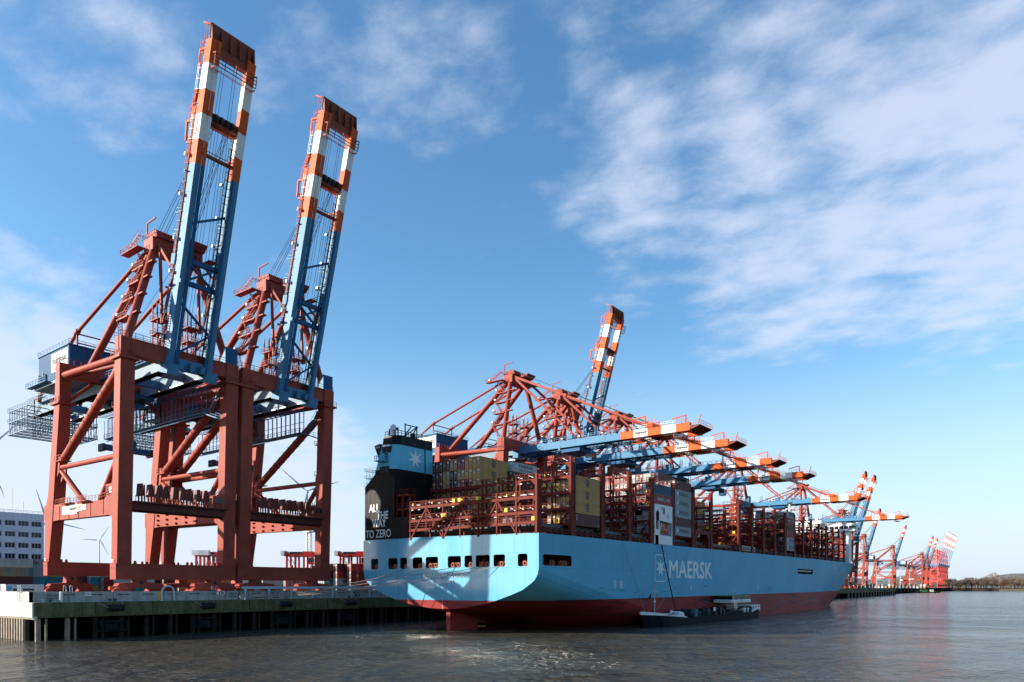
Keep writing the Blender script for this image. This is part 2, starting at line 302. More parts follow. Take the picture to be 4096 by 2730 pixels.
while x > -230:
    m.hexa([(x - 1.0, QY + .5, -3), (x - .75, QY + .15, -3), (x - .25, QY + .15, -3), (x, QY + .5, -3), (x - 1.0, QY + .5, 4.2), (x - .75, QY + .15, 4.2), (x - .25, QY + .15, 4.2), (x, QY + .5, 4.2)])
    for k in range(12): m.mat(STEEL).box(x + .28, x + .62, QY + .5, QY + .55, .2 + k * .33, .26 + k * .33) if abs(x + 155) < 1.2 else None
    m.mat(PILE); x -= 1.32
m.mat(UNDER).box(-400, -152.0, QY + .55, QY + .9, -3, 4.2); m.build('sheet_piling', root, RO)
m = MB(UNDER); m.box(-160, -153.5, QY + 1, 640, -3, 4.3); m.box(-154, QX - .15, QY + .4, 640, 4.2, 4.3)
paint('dark_pile', (.035, .030, .024), .8, .3, spec=.05); y = y_at(152, -149.4); k = 0  # all piles after the first two take this darker tone
while y < 640:
    m.mat(PILE if k < 2 else MATS['dark_pile']).tube((-149.5, y, -3), (-149.5, y, 4.3), .48, 10); m.tube((-149.2, y + 1.25, -3), (-149.2, y + 1.25, 4.3), .22, 8); y += 4.93; k += 1
m.build('pile_row', root, RO)
m = MB(paint('fender_frame_steel', (.016, .022, .026), .7, .2, spec=.05))
for px in (448, 820, 1135, 1400):
    y = y_at(px, -148.6)
    m.box(-149.0, -148.8, y - 3, y + 3, 3.1, 3.4); m.box(-149.0, -148.8, y - 3, y + 3, 1.2, 1.5)
    for q in (-2.9, -2.1, -.8, .8, 2.1, 2.8): m.box(-148.95, -148.85, y + q, y + q + .25, 1.2, 3.4)
    m.box(-149, -148.9, y - 1.2, y + 1.4, 1.6, 2.7)
m.build('fender_frame', root, RO)
# fenders, ladders and small quay furniture
RUB = paint('black_rubber', (.018, .018, .02), .75, .2)
fl = ['nearest the wall corner, below the white notice', 'below the white direction board', 'between the two number boards along the wall', 'closest to the stern of the container ship']
for i, px in enumerate((465, 834, 1145, 1406)):
    y = y_at(px, QX + .7); e = tag(empty('rubber_fender', (QX + .7, y, 5.9)), 'black cylinder fender hung on the mossy wall, ' + fl[i], 'fender', 'fenders hung on the quay')
    f = MB(RUB); f.tube((QX + .7, y - 1.35, 5.9), (QX + .7, y + 1.35, 5.9), .68, 16); f.build('cylinder', e, (QX + .7, y, 5.9))
    f = MB(CORD); f.path([(QX + .7, y - 1.35, 5.9), (QX + .3, y - 2.3, 6.4), (QX + .05, y - 3.2, 7.15)], .07); f.build('rope', e, (QX + .7, y, 5.9)); f = MB(CORD); f.path([(QX + .7, y + 1.35, 5.9), (QX + .05, y + 1.5, 7.15)], .05); f.build('rope', e, (QX + .7, y, 5.9))
for i, (px, lab) in enumerate(((77, 'steel hoop ladder on the sunlit wall end in front of the white cabin'), (272, 'steel hoop ladder over the parapet next to the gate gap'), (858, 'steel hoop ladder beside the white direction board'))):
    y = y_at(px, -150.1); X = -150.1
    if i == 0: X, y = -154.2, QY - .3
    f = MB(STEEL)
    for s in (-.55, .55):
        a = (lambda d, z: (X, y + s + d, z)) if i else (lambda d, z: (X + s + d, y, z))
        f.path([a(-.22, 7.1), a(-.22, 9.9), a(-.1, 10.25), a(.1, 10.25), a(.22, 9.9), a(.22, 8.9)], .06, 6)
    for k in range(6): z = 7.3 + k * .33; f.bar((X, y - .5, z) if i else (X - .5, y, z), (X, y + .5, z) if i else (X + .5, y, z), .05)
    tag(f.build('quay_ladder', None, (X, y, 7.1)), lab, 'ladder', 'ladders on the quay wall')
f = MB(paint('pale_pipe', (.62, .64, .60), .5, .06)); y = y_at(672, -150); ps = [(-150.0, y + 2.6 * cos(a) * .5, 8.9 + 1.25 * sin(a)) for a in [pi * k / 12 for k in range(13)]]
f.path([(-150, y + 1.3, 7.1)] + ps + [(-150, y - 1.3, 7.1)], .2, 10); tag(f.build('pipe_hoop', None, (-150, y, 7.1)), 'thick pale steel hoop bent over the parapet beside a yellow panel', 'hoop guard')
f = MB(YELLOW); y = y_at(640, -150.2); f.box(-150.3, -150.2, y - .35, y + .35, 7.15, 9.05); tag(f.build('yellow_panel', None, (-150.25, y, 7.1)), 'worn yellow panel on the parapet beside the pipe hoop', 'panel')
y = y_at(885, -150); RS = paint('sign_red', (.55, .03, .03), .5, .05); e = tag(empty('direction_sign', (-150, y, 8.5)), 'white arrow shaped board with red square and crossed letter R', 'sign')
f = MB(WHITE); X = -150.12
f.prism([(-1.35, 8.55), (-.45, 9.1), (-.45, 8.0)], lambda a, b, d: (d, y + a, b), X - .05, X); f.mat(RS).box(X - .05, X, y - .3, y + 1.05, 7.95, 9.15); f.mat(WHITE).box(X, X + .02, y - .18, y + .93, 8.07, 9.03)
f.build('board', e, (-150, y, 8.5)); f = MB(DARK); f.text('R', (X + .05, y + .12, 8.2), (0, 1, 0), (0, 0, 1), .7, .6, .03); f.mat(RS).bar((X + .08, y - .1, 8.98), (X + .08, y + .86, 8.12), .02, .13, (1, 0, 0)); f.build('lettering', e, (-150, y, 8.5))
for px, s, lab in ((1104, '50', 'small black board numbered 50 on the parapet'), (1431, '75', 'small black board numbered 75 on the parapet')):
    y = y_at(px, -150.2); f = MB(DARK); f.box(-150.3, -150.24, y - .75, y + .75, 7.35, 8.05); f.mat(WHITE).text(s, (-150.22, y - .42, 7.48), (0, 1, 0), (0, 0, 1), .44, .8, .02); tag(f.build('number_board', None, (-150.25, y, 7.3)), lab, 'number board', 'number boards on the parapet')
for px, mt_, s, lab in ((354, WHITE, .55, 'small white notice on the parapet above the first fender'), (1220, YELLOW, .5, 'small yellow notice on the parapet past the board numbered 50')):
    y = y_at(px, -150.2); f = MB(mt_); f.box(-150.3, -150.24, y - s, y + s, 8.2 if mt_ is WHITE else 7.4, 9.0 if mt_ is WHITE else 8.15); f.mat(DARK)
    for k in range(3): z = (8.75 if mt_ is WHITE else 7.95) - k * .18; f.box(-150.24, -150.23, y - s * .6, y + s * .5, z, z + .05)
    tag(f.build('notice', None, (-150.25, y, 8)), lab, 'notice')
f = MB(WHITE); y = y_at(247, -150); f.tube((-150.1, y, 7.1), (-150.1, y, 9.1), .22, 10); tag(f.build('white_post', None, (-150.1, y, 7.1)), 'short white post at the gap in the parapet', 'post')
for px, lab in ((210, 'grey steel gate beside the first gap in the parapet'), (935, 'grey steel gate at the gap near the direction board')):
    y = y_at(px, -150); f = MB(STEEL); f.box(-150.25, -150.15, y - 1.2, y + 1.2, 7.2, 7.35); f.box(-150.25, -150.15, y - 1.2, y + 1.2, 8.9, 9.05)
    for q in (-1.2, 1.1): f.box(-150.25, -150.15, y + q, y + q + .12, 7.35, 8.9)
    f.mat(paint('grey_gate_sheet', (.30, .32, .31), .7, .2, .3)).box(-150.24, -150.18, y - 1.1, y + 1.1, 7.35, 8.9)
    for z in (7.8, 8.3): f.mat(DARK).box(-150.18, -150.13, y - 1.1, y + 1.1, z, z + .08)
    tag(f.build('steel_gate', None, (-150.2, y, 7.1)), lab, 'gate', 'gates in the parapet')
bl = ['at the wall corner', 'by the first gate', 'standing below the second wall recess', 'next to another bollard left of the pipe hoop', 'beside the board numbered 75']
for i, px in enumerate((173, 201, 440, 460, 1397)):
    y = y_at(px, -149.2); f = MB(paint('bollard_iron', (.09, .09, .09), .6, .2) if i else STEEL); f.tube((-149.2, y, 7.1), (-149.2, y, 7.5), .24, 10); f.tube((-149.2, y, 7.5), (-149.2, y, 7.68), .42, 10, .36)
    tag(f.build('bollard', None, (-149.2, y, 7.1)), ('pale' if i == 0 else 'dark') + ' mooring bollard on the quay edge ' + bl[i], 'bollard', 'bollards on the quay edge')
e = tag(empty('guard_rail', (-149.5, 94, 7.1)), 'long pale grey beam rail on posts along the quay behind the mooring lines', 'guard rail')
f = MB(paint('rail_grey', (.52, .57, .62), .5, .08)); f.box(-149.9, -149.2, 94, 330, 9.5, 10.08); f.build('beam', e, (-149.5, 94, 7.1))
for k in range(36): y = 94.6 + k * 6.2; f = MB(MATS['rail_grey']); f.box(-149.55, -149.3, y, y + .28, 7.1, 9.5); f.bar((-149.4, y + .14, 8.9), (-149.4, y + .14, 9.5), .6, .3); f.build('post', e, (-149.5, 94, 7.1))
# second quay, far beyond the bow
root = tag(empty('quay_wall', (-170, 700, 0)), 'dark far quay wall stretching away beyond the bow of the ship', 'quay')
m = MB(MOSS)
pts = [(QX, 640), (-150.2, 660), (-168, 1001), (-172, 1002)]
for (a, b), (c_, d) in zip(pts[:-1], pts[1:]):
    n = Vector((d - b, a - c_, 0)).normalized() * 2
    for z0, z1, o, mm in ((4.4, 8.6, 0, MOSS), (-3, 4.4, -1.2, UNDER)):
        m.mat(mm); i = n.normalized() * o; m.hexa([(a + i.x, b + i.y, z0), (c_ + i.x, d + i.y, z0), (c_ - n.x, d - n.y, z0), (a - n.x, b - n.y, z0), (a + i.x, b + i.y, z1), (c_ + i.x, d + i.y, z1), (c_ - n.x, d - n.y, z1), (a - n.x, b - n.y, z1)])
m.build('near_face', root, (-170, 700, 0)); m = MB(UNDER)
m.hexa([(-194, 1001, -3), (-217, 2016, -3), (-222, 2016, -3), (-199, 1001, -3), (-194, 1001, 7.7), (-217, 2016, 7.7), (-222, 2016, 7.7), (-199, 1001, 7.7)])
for k in range(28): f_ = k / 28; x, y = -194 - 23 * f_, 1001 + 1015 * f_; m.mat(RUB).box(x, x + 1.2, y, y + 6, 1.5, 6.5)
m.build('far_face', root, (-170, 700, 0))
m = MB(PILE)
for k in range(18): f_ = k / 18; x, y = -165 + 0.0 * f_, 0; yy = 680 + 320 * f_; xx = -150.6 - 17.4 * (yy - 660) / 341; m.box(xx - .2, xx + .6, yy, yy + 1.2, -2, 5.0)
m.build('timber_fenders', root, (-170, 700, 0))
# ================================================================== quay cranes
# crane-local frame: x = 0 on the waterside legs, +x over the water, y along the quay, heights as in the world
CO = (0, 0, 7.5); HW = 13.1
def leg_box(mb, st, y0, y1):       # st: (z, x0, x1) stations
    for (za, a0, a1), (zb, b0, b1) in zip(st[:-1], st[1:]):
        mb.hexa([(a0, y0, za), (a1, y0, za), (a1, y1, za), (a0, y1, za), (b0, y0, zb), (b1, y0, zb), (b1, y1, zb), (b0, y1, zb)])
def eurogate(mb, o, u, v, h, w, back=True):
    o, u, v = Vector(o), Vector(u), Vector(v); n = u.cross(v)
    if back: mb.mat(WHITE).add([o, o + u * w, o + u * w + v * h, o + v * h], [(0, 1, 2, 3)])
    k = n * .03; fn = lambda a, b: o + u * a + v * b + k
    r = h * .42; cx = w * .20 if w > h * 1.5 else w * .3
    mb.mat(paint('logo_grey_blue', (.20, .36, .50), .5, .03)); arc_band(mb, cx, h * .52, r, h * .14, 200, 45, fn); mb.mat(paint('logo_red', (.50, .09, .05), .5, .03)); arc_band(mb, cx, h * .48, r, h * .14, 20, -135, fn)
    mb.mat(paint('logo_dark', (.05, .06, .08), .5, .03)).text('EUROGATE', o + u * (cx - r * .55) + v * (h * .40) + k * 1.6, u, v, h * .25, w * .95 - cx + r * .55, .12, .25)
def make_crane(raised):
    root = empty('quay_crane', (0, 0, 7.5)); B = lambda mb, n, p=None: mb.build(n, p or root, CO) if p is None else mb.build(n, p, CO)
    for s in (-1, 1):
        y0, y1 = (-HW, -HW + 2.9) if s < 0 else (HW - 2.9, HW)
        m = MB(RED); leg_box(m, [(14.75, -3.8, -1.3), (25, -3.5, -1.0), (29.2, -3.4, -.8), (56.4, -2.3, .3)], y0, y1)
        if s: m.prism([(-3.9, 24.2), (-5.2, 24.9), (-5.2, 28.2), (-3.9, 29.6), (-3.3, 29), (-3.3, 24.4)], lambda a, b, d: (a, d, b), y0 + .35, y0 + 1.9)
        m.prism([(-3.0, 34.5), (-3.9, 36.0), (-3.9, 38.3), (-3.0, 40)], lambda a, b, d: (a, d, b), y0 + .35, y0 + 1.9); m.prism([(-2.4, 52.5), (-3.6, 54), (-3.6, 55.6), (-2.4, 56)], lambda a, b, d: (a, d, b), y0 + .35, y0 + 1.9)
        m.box(-2.9, .95, y0 - .55, y1 + .55, 56.4, 56.85); leg_box(m, [(56.85, -2.3, .3), (60.8, -2.2, .45)], y0, y1)
        lg = B(m, 'leg'); f = MB(RED); f.rail([(-2.9, y0 - .5, 56.85), (.9, y0 - .5, 56.85), (.9, y1 + .5, 56.85)], 1.1, 1.4); f.build('rail', lg, CO)
        f = MB(RED); X = -3.85 if s > 0 else -.9   # cat ladder up the leg
        for k in range(34): z = 29.5 + k * .75; xx = -2.8 - .5 + (z - 29) * .04; f.box(xx - .35, xx - .3, y0 + .8, y0 + 1.5, z, z + .08)
        for q in (.8, 1.5): f.bar((-3.65, y0 + q, 29), (-2.75, y0 + q, 54.5), .08)
        for z in (31, 39, 47): f.box(-4.4, -3.2, y0 + .4, y0 + 1.9, z, z + .12); f.rail([(-4.4, y0 + .4, z), (-4.4, y0 + 1.9, z)], 1.1, 1)
        f.build('leg_ladder', lg, CO)
        m = MB(RED); leg_box(m, [(15.8, -37.9, -35.6), (25.2, -37.6, -33.5), (29, -37.1, -33.0), (31, -35.9, -32.7), (51.6, -32.4, -29.5), (52, -32.3, -29.5)], y0, y1 - .4)
        m.prism([(-37.4, 25), (-38.3, 25.4), (-38.3, 28.8), (-37, 29)], lambda a, b, d: (a, d, b), y0 + .1, y1 - .5)
        m.prism([(-32.6, 34.3), (-30.5, 36.3), (-30.2, 39.4), (-31.8, 41.5)], lambda a, b, d: (a, d, b), y0 + .35, y0 + 1.9)
        m.box(-33.3, -28.7, y0 - .55, y1 + .2, 51.6, 52); leg_box(m, [(52, -32.3, -29.5), (61, -31.3, -29.4)], y0, y1 - .4)
        lg = B(m, 'leg'); f = MB(RED); f.rail([(-33.2, y0 - .5, 52), (-28.8, y0 - .5, 52), (-28.8, y1 + .1, 52)], 1.1, 1.5); f.rail([(-31.2, y0, 61), (-29.5, y0, 61)], 1.1, 1.2); f.build('rail', lg, CO)
        # frame across the rails
        m = MB(RED); m.prism([(-34.5, 25.0), (-31, 25.2), (-5.6, 24.9), (-3.4, 24.4), (-3.4, 28.9), (-5.5, 28.3), (-9, 28.2), (-32, 28.8), (-34.5, 29.2)], lambda a, b, d: (a, d, b), y0 + .15, y0 + 1.75)
        if s < 0:
            for a in (-30, -25, -20, -14, -8): m.box(a, a + .3, y0 + .05, y0 + .15, 25.2, 28.3)
        if s > 0:
            for a in (-32, -27.5, -23, -18.4, -13.6):
                for z in (25.5, 26.7, 27.9): m.box(a, a + .9, y0 - .35, y0 + .15, z, z + .35)
        pb = B(m, 'portal_beam'); f = MB(RED); f.rail([(-32, y0 + .1, 28.75), (-20.5, y0 + .1, 28.5), (-8.5, y0 + .1, 28.3), (-3.6, y0 + .1, 28.9)], 1.1, 1.6); f.box(-27, -21.8, y0 - .9, y0 + .2, 28.45, 28.6); f.box(-18.6, -13.6, y0 - .9, y0 + .2, 28.35, 28.5)
        f.rail([(-27, y0 - .85, 28.6), (-21.8, y0 - .85, 28.6)], 1.1, 1.3); f.rail([(-18.6, y0 - .85, 28.5), (-13.6, y0 - .85, 28.5)], 1.1, 1.3); f.box(-6.8, -3.9, y0 + .2, y0 + 1.6, 28.3, 31.3); f.mat(GLASS).box(-6.5, -5.6, y0 + .17, y0 + .2, 29.4, 30.9); f.mat(WHITE).box(-5.2, -4.2, y0 + .17, y0 + .2, 29.4, 30.6); f.build('walkway', pb, CO)
        if s < 0:
            f = MB(WHITE); y = y0 + .02
            f.box(-28, -24.4, y, y + .1, 26.2, 28.0); eurogate(f, (-24.2, y, 26.0), (1, 0, 0), (0, 0, 1), 2.3, 3.8); f.mat(WHITE).box(-20.1, -18.0, y, y + .1, 26.5, 28.0); f.box(-17.7, -15.7, y, y + .1, 26.7, 27.8)
            f.mat(paint('sign_brown', (.22, .08, .05), .6, .1)); f.box(-19.9, -18.2, y - .02, y, 27.55, 27.8); f.bar((-19.8, y - .02, 26.95), (-18.3, y - .02, 27.5), .05, .22); f.bar((-18.3, y - .02, 26.95), (-19.8, y - .02, 27.5), .05, .2); f.box(-19.4, -18.7, y - .02, y, 26.65, 26.85)
            f.mat(paint('sign_orange_script', (.70, .35, .22), .6, .1)); f.box(-27.6, -24.8, y - .02, y, 27.3, 27.45); f.box(-27.3, -25, y - .02, y, 26.55, 26.62); f.box(-17.4, -16.1, y - .02, y, 27.15, 27.25); f.build('sign_board', pb, CO)
        yc = y0 + 1.0
        for p, q, r in (((-30.3, 37.3), (-3.3, 37.0), .58), ((-30.6, 36.4), (-19.2, 28.7), .62), ((-11, 28.4), (-3.1, 36.6), .62), ((-30.2, 38.6), (-2.4, 54.6), .95), ((-29.6, 58.2), (-2.4, 57.1), .72), ((-29.5, 57.6), (-11, 58.4), .45)):
            m = MB(RED); yy = yc + (0 if q[0] != -11 else -s * 4.6); m.tube((p[0], yc, p[1]), (q[0], yy if q[0] == -11 else yc, q[1]), r, 12)
            if r > .9:
                d = Vector((q[0] - p[0], 0, q[1] - p[1]))
                for k in range(3, 12): c_ = Vector((p[0], yc, p[1])) + d * (k / 13); m.tube(c_ - d.normalized() * .07, c_ + d.normalized() * .07, r + .08, 12)
            b_ = B(m, 'tube_brace')
        m = MB(RED); m.prism([(-32.2, 33.0), (-28.6, 36.0), (-28.6, 39.2), (-31, 41.5), (-32, 41.5)], lambda a, b, d: (a, d, b), yc - .06, yc + .06); m.box(-30.4, -26.8, y0 - .7, yc + .5, 38.3, 38.5); m.rail([(-30.4, y0 - .7, 38.5), (-26.8, y0 - .7, 38.5)], 1.1, 1.2); B(m, 'gusset_plate')
    # sill beams along the rails, bogies
    for x0, x1, z0, z1 in ((-3.85, -1.25, 11.5, 14.75), (-37.9, -35.6, 12.6, 15.8)):
        m = MB(RED); m.box(x0, x1, -HW - .25, HW + .25, z0, z1)
        m.mat(RED).box(x0 - .06, x1 + .06, -HW - .3, HW + .3, z1 - .12, z1 + .03)
        for y in (-10, -8.9, 2.4, 3.4, 8.9, 10): m.prism([(-.35, z1), (.35, z1), (.22, z1 + .7), (-.22, z1 + .7)], lambda a, b, d: (d, y + a, b), (x0 + x1) / 2 - .1, (x0 + x1) / 2 + .1)
        for y in (-HW - .27,): m.mat(DARK).box(x0 + .4, x0 + .7, y, y + .03, z1 - 1.1, z1 - .8); m.box(x1 - .8, x1 - .5, y, y + .03, z1 - 1.1, z1 - .8)
        sb = B(m, 'sill_beam'); f = MB(WHITE); f.text('302', (x0 + .4, -HW - .26, z1 + .25), (1, 0, 0), (0, 0, 1), .6, 1.3, .01); f.build('lettering', sb, CO)
        xm = (x0 + x1) / 2
        for s in (-1, 1):
            yc = s * 8.2; m = MB(RED); P = lambda poly, x_a, x_b: m.prism(poly, lambda a, b, d: (d, yc + a, b), x_a, x_b)
            P([(-.9, z0 + .9), (.9, z0 + .9), (1.2, 10.95), (4.4, 10.7), (4.9, 10.1), (3.4, 9.4), (1.5, 9.7), (0, 10.1), (-1.5, 9.7), (-3.4, 9.4), (-4.9, 10.1), (-4.4, 10.7), (-1.2, 10.95)], xm - .75, xm + 1.34)
            for q in (-3.4, 3.4):
                P([(q - 2.1, 8.7), (q - 1.5, 9.5), (q - .5, 10.2), (q + .5, 10.2), (q + 1.5, 9.5), (q + 2.1, 8.7)], xm - .6, xm + 1.0)
                P([(q - 2.2, 8.9), (q + 2.2, 8.9), (q + 2.0, 7.9), (q - 2.0, 7.9)], xm - .45, xm + .45)
            m.mat(ORANGE).tube((xm, yc + s * 5.2, 9.7), (xm, yc + s * 5.9, 9.7), .4, 8); m.mat(YELLOW).box(xm - .5, xm + .5, yc + s * 5.0, yc + s * 5.1, 8, 9)
            bo = B(m, 'bogie')
            f = MB(DARK)
            for q in (-4.6, -2.2, 2.2, 4.6): f.tube((xm - .35, yc + q, 8.02), (xm + .35, yc + q, 8.02), .52, 14)
            f.tube((xm + 1.2, yc, z0 - .6), (xm + 1.42, yc, z0 - .6), .35, 10); f.build('wheel_set', bo, CO)
    # portal-level gallery along the waterside with its row of parked twist-lock cages
    m = MB(paint('gallery_dark_red', (.11, .028, .022), .6, .15)); m.box(-3.0, -2.6, -HW + 2.9, HW - 2.9, 25.6, 27.4); m.box(-4.6, .3, -HW + 2.9, HW - 2.5, 27.4, 27.7); m.box(-1.0, -.7, -HW + 2.9, HW - 2.9, 25.9, 27.4)
    ga = B(m, 'portal_gallery'); f = MB(RED); f.rail([(.2, -HW + 3, 27.7), (.2, HW - 3, 27.7)], 1.1, 1.3); f.build('rail', ga, CO)
    for k in range(9):
        y = -8.6 + k * 1.75 + (.25 if k % 3 else 0); f = MB(paint('cage_red', (.16, .035, .028), .6, .2)); f.prism([(-.62, 28.7), (-.42, 31.4), (.28, 31.5), (.42, 31.1), (.52, 28.9)], lambda a, b, d: (d, y + a, b), -1.5, -.4); f.mat(RED).box(-.38, -.1, y + .45, y + .62, 27.7, 31.2); f.box(-1.4, -1.1, y - .3, y - .1, 27.7, 28.9); f.box(-.9, -.5, y + .1, y + .3, 27.7, 28.9); f.build('twistlock_cage', ga, CO)
    f = MB(RED); f.box(-2.4, .1, 7.2, 10.1, 27.7, 30.4); f.mat(GLASS).box(.1, .13, 7.6, 8.4, 28.8, 30.0); f.box(.1, .13, 8.8, 9.7, 28.8, 30.0); f.box(-1.9, -.6, 7.17, 7.2, 28.6, 30); f.build('control_cabin', ga, CO)
    f = MB(DARK)
    for k in range(24): a = 2 * pi * k / 24; f.bar((-2.9, 8.4 + .9 * cos(a), 29.6 + .9 * sin(a)), (-2.9, 8.4 + 2.2 * cos(a), 29.6 + 2.2 * sin(a)), .14)
    f.tube((-3.0, 8.4, 29.6), (-2.8, 8.4, 29.6), 1.0, 16); f.build('cable_reel', ga, CO)
    # upper cross beams
    m = MB(RED); m.box(-2.5, .1, -HW + .1, HW - .1, 57.6, 60.75); m.box(-2.6, .2, -HW, HW, 60.75, 60.9); m.box(-2.0, -.4, -HW - .12, -HW + .2, 57.9, 60.8); cb = B(m, 'cross_beam')
    f = MB(RED); f.rail([(.1, -HW, 60.9), (.1, HW, 60.9)], 1.1, 1.5); f.rail([(-2.5, -HW, 60.9), (-2.5, HW, 60.9)], 1.1, 1.5)
    for k in range(8): f.box(.12, .5, -11.4, -10.7, 57.8 + k * .4, 57.9 + k * .4)
    f.build('rail', cb, CO); f = MB(BLUE); f.box(-2.2, .2, 9.9, 12.9, 60.95, 64.6); f.mat(HOUSE).box(.2, .26, 10.0, 12.8, 61.1, 64.5); f.build('electrical_cabin', cb, CO)
    m = MB(RED); m.box(-31.2, -29.4, -HW + .3, HW - .5, 58.0, 61.0); cb = B(m, 'cross_beam'); f = MB(RED); f.rail([(-29.4, -HW, 61), (-29.4, HW - .5, 61)], 1.1, 1.5); f.bar((-30.2, -HW + 2.6, 53), (-30.2, -5.2, 58.2), .7); f.bar((-30.2, HW - 3, 53), (-30.2, 5.2, 58.2), .7); f.build('knee_brace', cb, CO)
    # twin main girders
    for s in (-1, 1):
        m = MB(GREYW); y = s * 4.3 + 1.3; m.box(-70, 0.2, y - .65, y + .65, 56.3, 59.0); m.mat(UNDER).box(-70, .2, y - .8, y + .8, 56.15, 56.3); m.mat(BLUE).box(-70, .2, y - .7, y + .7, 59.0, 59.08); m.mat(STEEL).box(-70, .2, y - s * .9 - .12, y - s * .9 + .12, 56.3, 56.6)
        gi = B(m, 'main_girder'); f = MB(BLUE); f.box(-66, -1, y + s * .7 if s > 0 else y - 1.6, y + 1.6 if s > 0 else y - .7, 58.9, 59.0); f.rail([(-66, y + s * 1.55, 59), (-3, y + s * 1.55, 59)], 1.1, 2.0); f.build('walkway', gi, CO)
    for x in (-69, -60, -45, -20, -9): m = MB(BLUE); m.box(x - .5, x + .5, -2.3, 4.9, 57.0, 58.8); B(m, 'girder_tie')
    # machinery house
    m = MB(HOUSE); m.box(-52.3, -34.4, -9.2, 8.4, 59.9, 67.1); m.mat(BLUE).box(-52.6, -34.1, -9.5, 8.7, 67.1, 67.3); m.mat(GREYW).box(-54, -33.5, -9.6, 8.8, 59.1, 59.9)
    for k in range(30): x = -52 + k * .6; m.mat(HOUSE).box(x, x + .08, -9.24, -9.2, 60, 67.1)
    for k in range(28): y = -9 + k * .62; m.box(-34.4, -34.36, y, y + .08, 60, 67.1)
    mh = B(m, 'machinery_house'); f = MB(BLUE); f.rail([(-52.5, -9.3, 67.3), (-34.2, -9.3, 67.3), (-34.2, 8.5, 67.3), (-52.5, 8.5, 67.3), (-52.5, -9.3, 67.3)], 1.1, 1.8); f.build('roof_rail', mh, CO)
    f = MB(WHITE); f.box(-44.4, -35.0, -9.3, -9.24, 62.0, 66.4); eurogate(f, (-44.4, -9.33, 62.0), (1, 0, 0), (0, 0, 1), 4.4, 9.4, False); f.build('sign_panel', mh, CO)
    for x in (-51.6, -48.8): f = MB(DARK); f.box(x, x + 1.0, -9.28, -9.2, 60.1, 62.4); f.mat(WHITE).box(x + 1.0, x + 1.1, -10.0, -9.2, 60.1, 62.4); f.build('door', mh, CO)
    f = MB(GLASS); f.box(-34.36, -34.3, -6.8, -4.6, 62.0, 63.4); f.build('window', mh, CO)
    f = MB(BLUE); f.box(-56, -44, -10.8, -9.4, 59.75, 59.9); f.rail([(-56, -10.8, 59.9), (-44, -10.8, 59.9)], 1.1, 1.6); f.rail([(-56, -10.8, 59.9), (-56, 4, 59.9)], 1.1, 2); f.tube((-40, 4, 67.3), (-36, 4, 67.3), 1.4, 14); f.build('house_gallery', mh, CO)
    # landside maintenance cage hanging from the girder end
    m = MB(CAGE); xs = [-74 + 1.7 * k for k in range(8)]
    for y in (-8.5, -3, 3, 8.5):
        for z in (50.9, 54.1, 57.0): m.bar((-75.5, y, z), (-61.5, y, z), .22)
        for x in xs: m.bar((x, y, 50.9), (x, y, 56.2 if abs(y) < 4 else 57.0), .16)
        for k in range(0, 7, 2): m.bar((xs[k], y, 50.9), (xs[k + 1], y, 54.1), .12)
    for x in (-75, -71, -67, -62): [m.bar((x, -8.5, z), (x, 8.5, z), .2) for z in (50.9, 54.1, 57.0)]
    [m.bar((-75.5 + k, -8.5, z), (-75.5 + k, 8.5, z), .18) for k in range(0, 15, 2) for z in (50.9, 54.1)]; mc = B(m, 'maintenance_cage')
    f = MB(CAGE); [f.rail([(-75.5, y, z), (-61.5, y, z)], 1.1, 1.2) for y in (-8.5, 8.5) for z in (50.9, 54.1, 57.0)]; f.rail([(-75.5, -8.5, 54.1), (-75.5, 8.5, 54.1)], 1.1, 1.2); f.rail([(-75.5, -8.5, 57.0), (-75.5, 8.5, 57.0)], 1.1, 1.2); f.rail([(-70, -5.6, 59), (-58, -5.6, 59)], 1.4, 1.0); f.stair((-72, -5, 57.0), (-68, -5, 59)); f.build('rail', mc, CO)
    f = MB(RED); f.bar((-73, -3, 56), (-73, -3, 61.4), .3); f.bar((-73, -3, 61.4), (-66, -3, 61.0), .3); f.build('davit', mc, CO); f = MB(RED); f.bar((-68, 2, 56), (-68, 2, 62.5), .3); f.bar((-68, 2, 62.5), (-62, 2, 62.0), .3); f.build('davit', mc, CO)
    # hanging festoon gallery on the far side
    for yg, xa, xb in ((9.4, -58, -8),):
        m = MB(BLUE); m.box(xa, xb, yg - .7, yg + .7, 50.4, 50.6); m.bar((xb, yg, 50.5), (-1.5, yg + 1, 48.2), 1.2, .25); m.bar((xa, yg, 50.0), (xb, yg, 50.0), .25)
        k = xa
        while k <= xb: m.bar((k, yg + .6, 50.5), (k, yg + .6, 56.5), .16); m.bar((k, yg - .6, 50.5), (k, yg - .6, 55.6), .1); m.bar((k, 4.3, 56.2), (k, yg + .6, 56.5), .16); k += 2.0
        m.bar((xa, yg + .6, 56.4), (xb, yg + .6, 56.4), .2); m.bar((xa, yg + .6, 53.5), (xb, yg + .6, 53.5), .1); fg = B(m, 'festoon_gallery')
        f = MB(BLUE); f.rail([(xa, yg - .7, 50.6), (xb, yg - .7, 50.6), (-1.5, yg + .3, 48.3)], 1.1, 1.6); f.stair((-6, yg + .6, 51), (-2, yg + .6, 55)); f.build('rail', fg, CO)
        f = MB(DARK)
        for k in range(24): x = -48 + k * .9; f.path([(x, yg - 1.6, 56), (x + .2, yg - 1.6, 53.4 + .3 * sin(k)), (x + .45, yg - 1.6, 53.2), (x + .7, yg - 1.6, 56)], .05, 4)
        f.build('festoon_cable', fg, CO)
    # trolley with spreader
    tx = -26 if raised else 22
